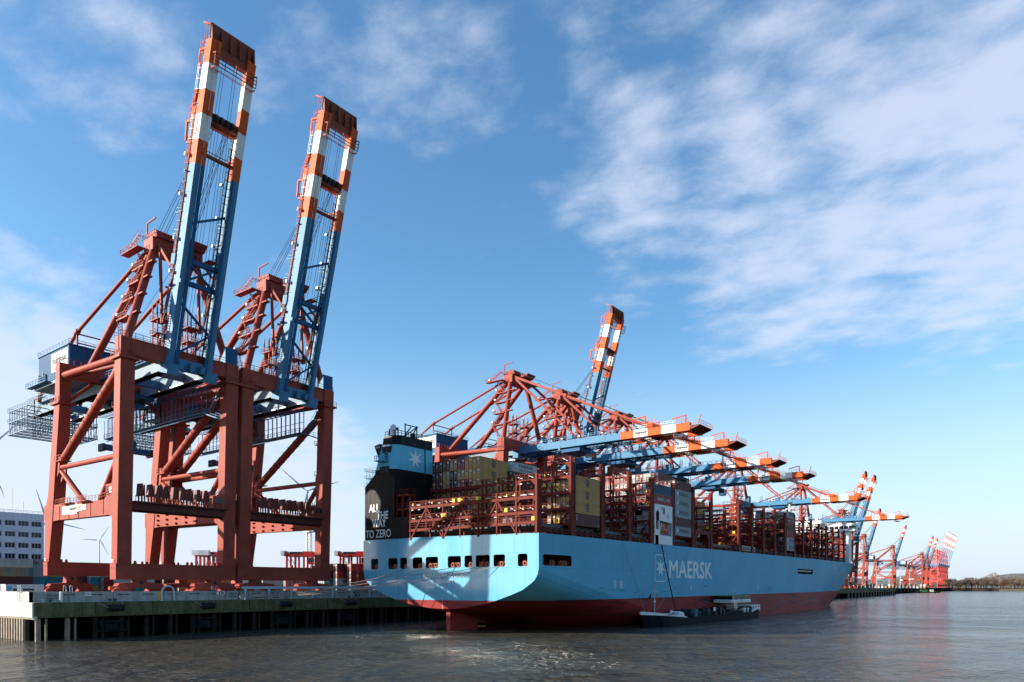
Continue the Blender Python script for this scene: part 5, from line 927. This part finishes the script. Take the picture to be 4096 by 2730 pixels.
# ================================================================== bunker barge alongside
bx0, bx1, by0, by1 = -85.1, -79.0, 158.5, 239.0; bxm = (bx0 + bx1) / 2
barge = tag(empty('bunker_barge', (bxm, by0, 0)), 'low black bunker barge with white bow lying along the side of the blue ship', 'barge'); BO = (bxm, by0, 0); BB = lambda mb, n, p=None: mb.build(n, p or barge, BO)
NAVY = paint('barge_black_hull', (.010, .011, .017), .6, .25, .2, .4, dirt=(.03, .026, .024), spec=.06)
def bhalf(t): return 3.05 * (min(1, t / .13) ** .55 if t < .13 else 1 if t < .93 else 1 - ((t - .93) / .07) ** 2 * .45)
def btop(t): return 4.0 - 1.5 * min(1, t / .25) ** 1.2 if t < .25 else 2.5 if t < .86 else 2.5 + .9 * min(1, (t - .86) / .05)
m = MB(NAVY); nst = 40; vs = []
for i in range(nst + 1):
    t = i / nst; y = by0 + (by1 - by0) * t; b = max(.05, bhalf(t)); zt = btop(t); fl = .75 if t < .1 else .95
    vs += [(bxm - b * fl, y + (2.5 * (1 - t / .1) if t < .1 else 0), -1), (bxm - b, y, zt), (bxm + b, y, zt), (bxm + b * fl, y + (2.5 * (1 - t / .1) if t < .1 else 0), -1)]
m.add(vs, [(4 * i + k, 4 * i + k + 1, 4 * i + 5 + k, 4 * i + 4 + k) for i in range(nst) for k in range(3)]); m.add(vs[-4:], [(0, 1, 2, 3)]); BB(m, 'hull')
for t0, t1, h in ((0, .25, 1.25), (.86, 1, 1.1)):
    m = MB(WHITE); n = 14; vs = []
    for i in range(n + 1):
        t = t0 + (t1 - t0) * i / n; y = by0 + (by1 - by0) * t; b = max(.05, bhalf(t)) + .03; hh = h * (1 - (i / n) * .75) if t0 == 0 else h
        for s in (-1, 1): vs += [(bxm + s * b, y, btop(t) - .05), (bxm + s * (b + .02), y, btop(t) + hh * .75)]
    m.add(vs, [(4 * i + k, 4 * i + 4 + k, 4 * i + 5 + k, 4 * i + 1 + k) for i in range(n) for k in (0, 2)])
    q_ = BB(m, 'bulwark'); b_ = q_ if t0 == 0 else b_
m = MB(DARK); m.text('QUANTUM', (bx1 + .06, by0 + 8.6, 3.55), (0, 1, -.03), (0, 0, 1), .6, 6.0, .015); m.build('lettering', b_, BO)
m = MB(paint('barge_deck_machinery', (.022, .028, .026), .7, .3, spec=.1)); rr = random.Random(11)
m.box(bxm - 2.4, bxm + 2.4, by0 + 24, by0 + 68, 2.3, 3.5)
for k in range(70):
    y = by0 + rr.uniform(13, 69); x = bxm + rr.uniform(-2.6, 2.6); w_, h_ = rr.uniform(.3, 1.2), rr.uniform(.4, 2.0); m.mat(rr.choice([MATS['barge_deck_machinery'], DARK, DARK, MATS['barge_deck_machinery'], MATS['scuffed_paint']])).box(x, x + w_, y, y + w_ * 1.5, 2.6, 3.2 + h_)
for k in range(9): y = by0 + 22 + k * 5.6; m.mat(MATS['barge_deck_machinery']).tube((bxm + 1.6, y, 4.0), (bxm + 1.6, y + 5.2, 4.0), .22, 8); m.bar((bxm - 2, y, 4.6), (bxm + 2.6, y + 1.5, 4.9), .16)
m.rail([(bx1 - .2, by0 + 20, 2.5), (bx1 - .2, by0 + 68, 2.5)], 1.0, 1.8, .04); m.mat(paint('deck_green', (.04, .28, .06), .6, .1)).tube((bxm + 1, by0 + 49, 3.8), (bxm + 1, by0 + 51, 3.8), .5, 10); BB(m, 'deck_piping')
m = MB(WHITE); m.prism([(by0 + 15, 3.0), (by0 + 20, 2.8), (by0 + 19, 4.2), (by0 + 16.5, 4.6)], lambda a, b, d: (d, a, b), bxm, bxm + 2.6); m.tube((bxm + 1.8, by0 + 13.3, 3), (bxm + 1.8, by0 + 13.3, 5.0), .35, 10); m.box(bxm + 1, bxm + 2.4, by0 + 10, by0 + 12.2, 3, 4.1); m.box(bx1 - .35, bx1 - .3, by0 + 39, by0 + 40.4, 3.9, 5.2); BB(m, 'deck_cover')
m = MB(WHITE); yw = by0 + 53; m.box(bxm - 2.9, bxm + 3.0, yw, yw + 15.5, 6.5, 7.7); m.box(bxm - 1.2, bxm + 1.2, yw + 6, yw + 8.6, 3.4, 6.5); wh = BB(m, 'wheelhouse')
m = MB(GLASS); m.hexa([(bxm - 2.8, yw + .6, 7.7), (bxm + 2.75, yw + .6, 7.7), (bxm + 2.75, yw + 14.6, 7.7), (bxm - 2.8, yw + 14.6, 7.7), (bxm - 2.8, yw + .2, 9.0), (bxm + 2.9, yw + .2, 9.0), (bxm + 2.9, yw + 14.8, 9.0), (bxm - 2.8, yw + 14.8, 9.0)]); m.mat(WHITE); [m.bar((bxm + 2.8, yw + q, 7.7), (bxm + 2.95, yw + q, 9.0), .14) for q in (.5, 5, 10.5, 14.4)]; m.build('window_band', wh, BO)
m = MB(paint('wheelhouse_roof_green', (.10, .30, .06), .5, .1)); m.box(bxm - 3.0, bxm + 3.1, yw - 1.4, yw + 15.4, 9.0, 9.2); m.mat(STEEL); m.bar((bxm, yw + 3, 9.2), (bxm, yw + 3, 10.6), .1); m.bar((bxm, yw + 8, 9.2), (bxm, yw + 8, 11.2), .14); m.bar((bxm, yw + 6.8, 10.6), (bxm, yw + 9.2, 10.6), .25); m.bar((bxm + 1, yw + 12, 9.2), (bxm + 1, yw + 12, 11.4), .07); m.build('roof', wh, BO)
m = MB(DARK); m.text('JONGEN', (bxm + 3.03, yw + 4.6, 6.75), (0, 1, 0), (0, 0, 1), .42, 5.6, .0); m.mat(paint('leaf_green', (.06, .35, .06), .5, .05)).add([(bxm + 3.04, yw + 6.2, 7.3), (bxm + 3.04, yw + 7.0, 7.2), (bxm + 3.04, yw + 8.2, 7.55), (bxm + 3.04, yw + 7.2, 7.6)], [(0, 1, 2, 3)]); m.build('lettering', wh, BO)
m = MB(WHITE); m.box(bxm - 2.6, bxm + 2.6, by0 + 70, by0 + 78.5, 2.6, 5.3); m.box(bxm - 2.7, bxm + 2.7, by0 + 63, by0 + 70, 2.6, 4.3)
for q in (71.5, 74, 76.5): m.mat(GLASS).box(bxm + 2.58, bxm + 2.63, by0 + q, by0 + q + 1.0, 4.0, 5.0)
BB(m, 'deckhouse'); m = MB(STEEL); m.tube((bxm, by0 + 7.5, 3.8), (bxm, by0 + 7.5, 13.2), .14, 8); m.bar((bxm, by0 + 5.6, 11.0), (bxm, by0 + 9.6, 11.0), .12); m.mat(NAVY).prism([(by0 + 3.7, 8.6), (by0 + 5.6, 10.6), (by0 + 5.6, 9.2)], lambda a, b, d: (d, a, b), bxm - .02, bxm + .02); m.mat(RS).prism([(by0 + 7.7, 9.2), (by0 + 9.2, 10.4), (by0 + 9.0, 9.5)], lambda a, b, d: (d, a, b), bxm - .02, bxm + .02); m.mat(WHITE).box(bxm - .2, bxm + .2, by0 + 7.3, by0 + 7.7, 7.6, 8.2); BB(m, 'signal_mast')
barge.scale = (1, 1, .80)
# lines
def line(name, pts, r, lab, cat, grp=None, mt_=None):
    m = MB(mt_ or CORD); m.path(pts, r, 5); o = m.build(name, None, tuple(pts[0])); return tag(o, lab, cat, grp)
def sag(p, q, s, n=14): p, q = Vector(p), Vector(q); return [p.lerp(q, i / n) - Vector((0, 0, s * 4 * (i / n) * (1 - i / n))) for i in range(n + 1)]
yb = y_at(1000, -149.2)
for i, (x, z) in enumerate(((-114.5, 14.5), (-108.0, 14.45), (-100.5, 14.4), (-95.6, 14.4), (-122.6, 14.5))):
    line('mooring_line', sag((-149.2, yb + i * .25, 7.45), (x, Y0 - .05, z), .5 + .25 * i), .075, 'mooring rope from the quay bollard to the ' + ('fifth', 'sixth', 'eighth', 'ninth', 'third')[i] + ' stern opening', 'mooring rope', 'mooring ropes at the stern')
line('bunker_hose', sag((SX + .2, 176.4, 21.1), (bxm + 1.5, by0 + 17, 3.6), .9), .16, 'black bunker hose hanging from the white casing down to the barge', 'hose', None, DARK)
line('mooring_line', sag((SX + .1, 155.2, 21.1), (bxm, by0 + 2.5, 3.6), .6), .05, 'thin rope from the ship deck down to the barge bow', 'mooring rope')
line('mooring_line', sag((SX + .1, 195.6, 21.3), (bxm + .5, by0 + 7.8, 4.3), .6), .05, 'thin rope slanting back from the ship deck to the barge mast', 'mooring rope')
# ================================================================== the terminal behind the quay
def straddle(X, Y, rz, lab, s=1.0):
    e = tag(empty('straddle_carrier', (X, Y, 7.5), rz), lab, 'straddle carrier', 'straddle carriers behind the quay'); e.scale = (s,) * 3; O = (0, 0, 0)
    for x in (-2.3, 2.3):
        m = MB(SCRED); m.box(x - .45, x + .45, -4.8, 4.8, .9, 1.7); m.box(x - .4, x + .4, -5, 5, 12.6, 13.4); m.build('side_beam', e, O)
        for y in (-4.4, -1.5, 1.5, 4.4): m = MB(SCRED); m.box(x - .3, x + .3, y - .3, y + .3, 1.7, 12.6); m.mat(YELLOW).box(x - .31, x + .31, y - .31, y + .31, 5.6, 6.2); m.build('column', e, O)
        for y in (-3.6, -1.2, 1.2, 3.6): m = MB(RUB); m.tube((x - .25, y, .75), (x + .25, y, .75), .75, 14); m.build('wheel', e, O)
    m = MB(SCRED); m.box(-2.8, 2.8, -5.2, -4.4, 13.4, 14.2); m.box(-2.8, 2.8, 4.4, 5.2, 13.4, 14.2); m.mat(WHITE).box(-2.9, 2.9, -6.4, -5.2, 12.9, 14.6); m.mat(SCRED); m.box(-2.3, 2.3, 1, 4.2, 13.4, 14.4); m.mat(DARK).box(-1.6, 1.6, -3.6, .4, 13.4, 14.3); m.build('top_frame', e, O)
    m = MB(SCRED); m.box(2.8, 4.2, 3.2, 5.2, 9.8, 12.2); m.mat(GLASS).box(4.2, 4.23, 3.4, 5.0, 10.6, 12); m.box(3, 4.1, 3.15, 3.2, 10.6, 12); m.build('cab', e, O)
    m = MB(DARK)
    for x in (-2.3, 2.3): m.bar((x, -4.4, 12.4), (x, 1.5, 2), .14); m.bar((x, -1.5, 2), (x, 4.4, 12.4), .14)
    m.bar((2.75, -2, 2), (2.75, -1.4, 13.2), .12); m.bar((2.75, -1.5, 2), (2.75, -.9, 13.2), .12); m.build('tie_rods', e, O)
    m = MB(SCRED); m.box(-1.2, 1.2, -3, 3, 8.2, 8.8); m.build('spreader', e, O); return e
x, y = at_depth(1206, 305); straddle(x, y, radians(-52), 'red straddle carrier standing left of the second crane, seen above its sill beam'.replace('left of', 'behind'), 1.2)
x, y = at_depth(1418, 305); straddle(x, y, radians(-52), 'red straddle carrier standing between the second crane and the ship stern', 1.2)
x, y = at_depth(835, 305); straddle(x, y, radians(35), 'red straddle carrier half hidden behind the corner crane, its cab showing', 1.2)
x, y = at_depth(3358, 830); straddle(x, y, radians(-50), 'small red straddle carrier on the far terminal just under the ship bow', 1.0)
x, y = at_depth(3620, 1250); straddle(x, y, radians(-50), 'tiny red straddle carrier among far containers beyond the bow', 1.0)
# white site cabin at the quay corner
e = tag(empty('site_cabin', (-168, 62, 7.5)), 'long white office cabin with three small windows at the quay corner', 'site cabin'); O = (-168, 62, 7.5)
cy0, cy1 = y_at(22, -166), y_at(176, -166); m = MB(paint('cabin_white', (.66, .69, .72), .5, .05, .1)); m.box(-168.6, -166, cy0, cy1, 7.5, 10.4); m.box(-168.7, -165.9, cy0 - .05, cy1 + .05, 10.4, 10.5); m.build('body', e, O)
for i, px in enumerate((62, 102, 127)):
    y = y_at(px, -166); m = MB(WHITE); m.box(-166, -165.95, y - .62, y + .62, 9.1, 9.75); wf = m.build('window', e, O); m = MB(GLASS); m.box(-165.95, -165.93, y - .45, y + .45, 9.2, 9.65); m.build('pane', wf, O)
m = MB(DARK)
for x in (-168.0, -166.9): m.box(x, x + .3, cy0 - .06, cy0, 9.1, 9.6)
m.build('vent', e, O); m = MB(CBL); m.box(-166, -165.97, cy0 + .3, cy0 + 1.1, 9.3, 10.1); m.build('notice', e, O)
# office block
ox = -330; oy0, oy1 = 40, y_at(176, ox); ozt = 10 + (2348 - 2118) / 2900 * 370
e = tag(empty('office_block', (ox, oy1, 7.5)), 'white six storey office block with dark window bands behind the corner crane', 'building'); O = (ox, oy1, 7.5)
m = MB(ROOFG); m.box(ox - 30, ox - .35, oy0, oy1, 7.5, ozt); nb_ = 6; fh = 4.35; zt = ozt - 3.2
m.box(ox - .35, ox, oy0, oy1, zt, ozt); zs_ = []
for k in range(nb_): z1 = zt - k * fh; zs_.append((z1 - 1.95, z1)); m.box(ox - .35, ox, oy0, oy1, z1 - fh, z1 - 1.95)
y = oy1; cols = []
while y > oy0: cols.append(y); m.box(ox - .34, ox + .12, y - .9, y, 7.5, zt); y -= 4.6
m.mat(paint('panel_joint', (.40, .43, .48), .7, .05))
for q in range(1, 60): yy = oy1 - q * 1.53; m.box(ox - .01, ox + .012, yy, yy + .05, zt + .1, ozt)
m.build('facade', e, O)
for z0, z1 in zs_:
    for y in cols[:20]:
        m = MB(GLASS); m.box(ox - .34, ox - .28, y - 4.6, y - .9, z0, z1); m.mat(paint('window_blind_grey', (.34, .37, .42), .6, .1)); [m.box(ox - .28, ox - .1, y - 4.6 + q, y - 4.35 + q, z0, z1) for q in (.0, 1.15, 2.35, 3.45)]; m.build('window', e, O)
m = MB(STEEL); m.rail([(ox, oy0, ozt), (ox, oy1, ozt)], 1.0, 2, .06)
for q, hh in ((6, 5), (10, 10), (18, 9), (23, 3), (30, 12)): m.bar((ox - 4, oy1 - q, ozt), (ox - 4, oy1 - q, ozt + hh), .16)
m.build('roof_mast', e, O)
# yard containers seen under and beside the cranes
GY = 'containers in the yard behind the cranes'; yards = []
def yput(col, liv, px, Z, tier, lab, rz=0, h=2.75, s=1.1): X, Y = at_depth(px, Z); put(col, liv, h, X, Y, 7.5 + tier * h * s, lab, GY, rz, s)
spec = [(30, 245, 'ochre', '', 3, 0), (47, 246, 'pale grey', '', 4, 0), (100, 250, 'mid grey', 'maersk', 4, 1), (205, 262, 'ochre', '', 3, 1), (222, 270, 'orange', '', 3, 0), (238, 268, 'pale grey', '', 3, 0)]
nm = ['at the far edge of the yard', 'beside the ochre pair', 'behind the white cabin', 'right behind the landside sill beam', 'next to the landside bogie', 'beyond the landside bogie']
for (px, Z, col, liv, nt_, sd), w_ in zip(spec, nm):
    for t in range(nt_):
        c_ = col if t == nt_ - 1 else ('deep red', 'dark brown', 'teal', col)[(t + sd) % 4]; yput(c_, liv if t == nt_ - 1 else ('cai' if t == nt_ - 2 and sd else ''), px, Z, t, f'{c_} yard container {w_}, ' + ('lowest', 'second up', 'third up', 'topmost')[t])
rr = random.Random(21); pal = ['deep red', 'dark brown', 'ochre', 'mid grey', 'teal', 'orange', 'pale grey', 'navy blue', 'red brown', 'white']
for k, px in enumerate(range(318, 560, 26)):
    for t in range(3 if k % 3 else 2): c_ = pal[(k * 3 + t * 2) % 10]; yput(c_, '', px, 275 + (k % 2) * 9, t, f'{c_} container in the {ordinal(k)} yard stack between the corner crane legs, tier {("one", "two", "three")[t]}')
for k, px in enumerate((570, 640, 700, 760, 900, 1010, 1090, 1180)):
    for t in range(3): c_ = pal[(k * 7 + t * 3 + 1) % 10]; yput(c_, '', px, 330, t, f'{c_} container in the {ordinal(k)} yard stack beyond the crane sills, tier {("one", "two", "three")[t]}')
for k, (px, cols) in enumerate(((1335, ('mid grey', 'mid grey', 'dark brown', 'ochre')), (1385, ('navy blue', 'mid grey', 'deep red', 'dark brown')), (1440, ('mid grey', 'dark brown', 'dark brown', 'deep red')))):
    for t, c_ in enumerate(cols): yput(c_, 'maersk' if c_ == 'mid grey' else '', px, 305, t, f'{c_} yard container beside the stern carrier, {ordinal(k)} stack, tier {("one", "two", "three", "four")[t]}')
k = 0
for px in list(range(3335, 3480, 16)) + list(range(3490, 3720, 14)):
    Z = 900 if px < 3480 else 1180 + (px % 5) * 20
    for t in range(2 if px % 3 else 1):
        X, Y = at_depth(px, Z); c_ = pal[(k * 3 + t * 4) % 10]; o = put(c_, '', 2.75, X, Y, 7.5 + t * 3.3, f'far yard container {k} {t}', 'tiny containers on the far terminal', 0, 1.2); o['label'] = f'tiny {c_} container on the far terminal beyond the bow'
    k += 1
# ================================================================== far things
def turbine(px, py, Z, bl, a0, lab, stripes=False, yaw=0.0, tower=4.6):
    X, Y = at_depth(px, Z); hz = 10 + (2348 - py) / 2900 * Z; e = tag(empty('wind_turbine', (X, Y, 7)), lab, 'wind turbine', 'wind turbines beyond the terminal'); O = (X, Y, 7)
    TW_ = paint('turbine_white', (.70, .72, .74), .5, .03); m = MB(TW_); m.tube((X, Y, 0), (X, Y, hz), tower / 2, 16, 1.3); m.build('tower', e, O)
    f = Vector((-X, -Y, 0)).normalized(); r_ = Vector((-f.y, f.x, 0)) * -1; r_ = (r_ * cos(yaw) + f * sin(yaw)).normalized(); fr = Vector((r_.y, -r_.x, 0)); fr = fr if fr.dot(f) > 0 else -fr; C_ = Vector((X, Y, hz))
    m = MB(TW_); m.hexa([C_ + fr * a + Vector((-fr.y, fr.x, 0)) * b + Vector((0, 0, c_)) for c_ in (-1.8, 1.8) for a, b in ((-8, -1.8), (2.5, -1.8), (2.5, 1.8), (-8, 1.8))]); m.tube(C_ + fr * 2.5, C_ + fr * 5, 1.6, 12, .8); m.build('nacelle', e, O)
    rgt = Vector((f.y, -f.x, 0)); rgt = rgt if rgt.dot(Vector((cos(YAW), sin(YAW), 0))) > 0 else -rgt
    rgt = (rgt * cos(yaw) + f * sin(yaw)).normalized()
    for k in range(3):
        a = radians(a0 + 120 * k); d = rgt * cos(a) + Vector((0, 0, sin(a))); n = (rgt * -sin(a) + Vector((0, 0, cos(a)))); m = MB(TW_); B0 = C_ + fr * 3.6
        pr_ = [(0, .9, .9), (.08, 1.0, .8), (.2, 2.3, .5), (.5, 1.4, .3), (.75, .9, .2), (.88, .6, .15), (1, .1, .05)]
        for (ta, wa, ha), (tb, wb, hb_) in zip(pr_[:-1], pr_[1:]):
            m.mat(RS if stripes and (ta == .5 and False or .75 <= ta < .8 or ta >= .87) else TW_); m.hexa([B0 + d * bl * ta + n * (-wa * .35) - fr * ha, B0 + d * bl * ta + n * wa * .9 - fr * ha, B0 + d * bl * ta + n * wa * .9 + fr * ha, B0 + d * bl * ta - n * wa * .35 + fr * ha, B0 + d * bl * tb - n * wb * .35 - fr * hb_, B0 + d * bl * tb + n * wb * .9 - fr * hb_, B0 + d * bl * tb + n * wb * .9 + fr * hb_, B0 + d * bl * tb - n * wb * .35 + fr * hb_])
        m.build('blade', e, O)
turbine(190, 2085, 1000, 47, 107, 'white wind turbine hidden behind the corner crane leg, only blades showing')
turbine(397, 2161, 1900, 45, 58, 'small white wind turbine between the legs of the corner crane', False, 0.3, 4.0)
turbine(1229, 1967, 1000, 46, 139, 'large white wind turbine with red striped blades behind the second crane', True, 0.0, 5.0)
turbine(-60, 1812, 800, 52, 50, 'wind turbine outside the picture edge, two blade tips reaching past the machinery house'.replace('outside the picture edge, two', 'whose two'))
def mast(px, top, Z, lab):
    X, Y = at_depth(px, Z); h = 10 + (2348 - top) / 2900 * Z; m = MB(STEEL); w_ = .9
    for a in (-w_, w_):
        for b in (-w_, w_): m.bar((X + a, Y + b, 7), (X + a * .7, Y + b * .7, h), .25)
    n = int((h - 7) / 3)
    for k in range(n): z = 7 + k * (h - 7) / n; z2 = z + (h - 7) / n; m.bar((X - w_, Y - w_, z), (X + w_, Y - w_, z2), .15); m.bar((X + w_, Y - w_, z), (X + w_, Y + w_, z2), .15); m.bar((X - w_, Y - w_, z2), (X + w_, Y - w_, z2), .15)
    m.box(X - 2.6, X + 2.6, Y - 2.6, Y + 2.6, h, h + .5)
    for a in (-2.2, -.8, .8, 2.2): m.box(X + a - .4, X + a + .4, Y - 2.9, Y - 2.4, h + .5, h + 1.3)
    tag(m.build('light_mast', None, (X, Y, 7)), lab, 'light mast', 'light masts on the terminal')
for px, top, Z, lab in ((3507, 2282, 1250, 'tallest looking lattice light mast, standing just beyond the bow cranes'), (3384, 2297, 900, 'lattice light mast partly behind the nearest bow crane legs'), (3558, 2289, 1500, 'lattice light mast seen through the lone far crane'), (3602, 2293, 1500, 'lattice light mast between lone far crane and the pair of far cranes'), (3638, 2296, 1600, 'lattice light mast closest to the pair of far raised cranes'), (1240, 2130, 420, 'pale light mast beside the striped turbine tower'), (1375, 2232, 520, 'slim light mast seen through the straddle carrier near the stern')): mast(px, top, Z, lab)
# trees on the far shore
def crown_mesh(seed, w_, h_, mt_, n=420):
    r = random.Random(seed); m = MB(mt_)
    lobes = [(r.uniform(-.55, .55) * w_, r.uniform(-.4, .4) * w_, h_ * r.uniform(.45, .85), w_ * r.uniform(.28, .5)) for _ in range(7)]
    for _ in range(n):
        lx, ly, lz, lr = r.choice(lobes); v = Vector((r.gauss(0, 1), r.gauss(0, 1), r.gauss(0, .8))).normalized() * lr * r.uniform(.35, 1.08); p = Vector((lx, ly, lz)) + v; d = (v.normalized() + Vector((r.uniform(-.6, .6), r.uniform(-.6, .6), .5))).normalized(); L_ = r.uniform(.6, 1.9); s = d.cross(Vector((r.uniform(-1, 1), r.uniform(-1, 1), .3))).normalized() * r.uniform(.12, .34)
        m.add([p - s, p + s, p + d * L_ + s * .2, p + d * L_ - s * .2], [(0, 1, 2, 3)])
    return m
def trunk_mesh(seed, h_):
    r = random.Random(seed); m = MB(BARK); m.tube((0, 0, 0), (0, 0, h_ * .45), .55, 7, .35)
    for _ in range(9): a = r.uniform(0, 6.28); z = h_ * r.uniform(.22, .45); e_ = Vector((cos(a) * h_ * .28, sin(a) * h_ * .28, h_ * r.uniform(.6, .9))); m.tube((0, 0, z), e_, .24, 5, .06)
    return m
protos = []
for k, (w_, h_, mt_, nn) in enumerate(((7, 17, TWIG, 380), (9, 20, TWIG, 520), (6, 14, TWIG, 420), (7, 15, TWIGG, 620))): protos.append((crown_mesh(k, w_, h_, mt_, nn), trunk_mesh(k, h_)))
rr = random.Random(4); seen = {}
for i in range(64):
    px = 3788 + i * 5.0 + rr.uniform(-3, 3); Z = 1700 + rr.uniform(0, 160) + (60 if i % 3 == 0 else 0); k = 3 if 3985 < px < 4040 and i % 2 else rr.choice((0, 1, 2)) if px < 3900 else rr.choice((0, 1, 1)); X, Y = at_depth(px, Z)
    if k in seen: e = copy_tree(seen[k])
    else:
        e = empty('bare_tree', (0, 0, 0)); protos[k][0].build('crown', e); protos[k][1].build('trunk', e); seen[k] = e
    s = rr.uniform(.9, 1.35) * (1.15 if k != 3 else .95); e.location = (X, Y, 4.8); e.scale = (s * rr.uniform(.9, 1.2), s, s); e.rotation_euler = (0, 0, rr.uniform(0, 6.28))
    tag(e, 'golden brown leafless tree on the far shore' if k == 3 else 'bare brown winter tree standing along the far shore', 'tree', 'golden trees on the far shore' if k == 3 else 'bare trees on the far shore')
# mass of woodland behind them
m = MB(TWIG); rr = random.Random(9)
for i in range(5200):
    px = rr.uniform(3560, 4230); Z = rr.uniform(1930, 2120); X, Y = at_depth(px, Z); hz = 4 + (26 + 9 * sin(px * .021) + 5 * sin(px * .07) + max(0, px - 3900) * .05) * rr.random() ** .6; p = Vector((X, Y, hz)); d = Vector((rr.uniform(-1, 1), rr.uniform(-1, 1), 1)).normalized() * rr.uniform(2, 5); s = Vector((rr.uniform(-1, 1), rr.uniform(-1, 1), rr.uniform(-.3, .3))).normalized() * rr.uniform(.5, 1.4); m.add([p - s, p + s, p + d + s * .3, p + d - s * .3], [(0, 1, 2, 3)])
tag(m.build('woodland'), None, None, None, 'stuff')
# wharf along the far shore
e = tag(empty('timber_wharf', (0, 0, 0)), 'low brown wharf wall along the far shore below the bare trees', 'wharf'); m = MB(paint('wharf_brown', (.14, .07, .05), .9, .3)); a, b = at_depth(3806, 1640), at_depth(4300, 1560); m.bar((*a, 3.4), (*b, 3.4), 3, 6.4); m.build('wall', e); m = MB(paint('dark_timber', (.05, .045, .04), .9, .3))
A_, B_ = Vector((*a, 0)), Vector((*b, 0))
for k in range(60): p = A_.lerp(B_, k / 60) - Vector((-.2, 2.2, 0)); m.bar(p, p + Vector((0, 0, 7.4 if k % 3 else 9)), .7)
m.bar(A_ + Vector((0, -2, 5.6)), B_ + Vector((0, -2, 5.6)), .6); m.build('pile_row', e)
# workboats
def boat(px0, px1, Z, hc, lab, tall):
    p, q = Vector((*at_depth(px0, Z), 0)), Vector((*at_depth(px1, Z * .995), 0)); L_ = (q - p).length; u = (q - p).normalized(); n = Vector((-u.y, u.x, 0)); P = lambda a, b, c_: p + u * (a * L_) + n * b + Vector((0, 0, c_)); e = tag(empty('workboat', tuple(p)), lab, 'boat'); O = tuple(p); w_ = L_ * .11; m = MB(hc)
    sec = [(0, .75, 2.4), (.1, 1, 2.0), (.75, 1, 2.0), (.92, .6, 2.6), (1, .05, 3.0)]
    vs = []
    for a, b, c_ in sec: vs += [P(a, -w_ * b, -.5), P(a, -w_ * b, c_), P(a, w_ * b, c_), P(a, w_ * b, -.5)]
    m.add(vs, [(4 * i + k, 4 * i + k + 1, 4 * i + 5 + k, 4 * i + 4 + k) for i in range(4) for k in range(3)]); m.add(vs[:4], [(0, 1, 2, 3)]); m.build('hull', e, O)
    bx = lambda m, a0, a1, b, z0, z1: m.hexa([P(a0, -b, z0), P(a1, -b, z0), P(a1, b, z0), P(a0, b, z0), P(a0, -b, z1), P(a1, -b, z1), P(a1, b, z1), P(a0, b, z1)])
    m = MB(WHITE); bx(m, .62 if tall else .12, .74 if tall else .45, w_ * .6, 2, 5.6 if tall else 4.4); m.mat(GLASS); bx(m, .615 if tall else .14, .745 if tall else .43, w_ * .62, 4.2 if tall else 3.2, 5.0 if tall else 4.0); m.build('wheelhouse', e, O)
    m = MB(paint('boat_green', (.05, .16, .08), .6, .2))
    if tall:
        bx(m, .25, .5, w_ * .6, 2, 5.0); bx(m, .1, .22, w_ * .5, 2, 4.0); m.bar(P(.12, 0, 2), P(.12, 0, 13), .4); m.bar(P(.12, 0, 12), P(.4, 0, 7), .25); m.bar(P(.55, 0, 2), P(.55, 0, 10), .3)
        for k in range(6): m.bar(P(.25 + k * .05, -w_ * .6, 5), P(.25 + k * .05, -w_ * .6, 6.4), .15)
    else:
        bx(m, .5, .85, w_ * .5, 2, 3.0); m.mat(WHITE)
        for k in range(9): bx(m, .08 + k * .09, .12 + k * .09, w_ * 1.01, 1.0, 1.7)
    m.build('deck_gear', e, O)
boat(3300, 3372, 640, paint('boat_grey_hull', (.10, .12, .13), .6, .15), 'low grey workboat lying just behind the ship bow', False)
boat(3655, 3760, 1180, paint('boat_dark_hull', (.07, .022, .02), .6, .15), 'dark dredger with mast and green deck gear off the far quay', True)
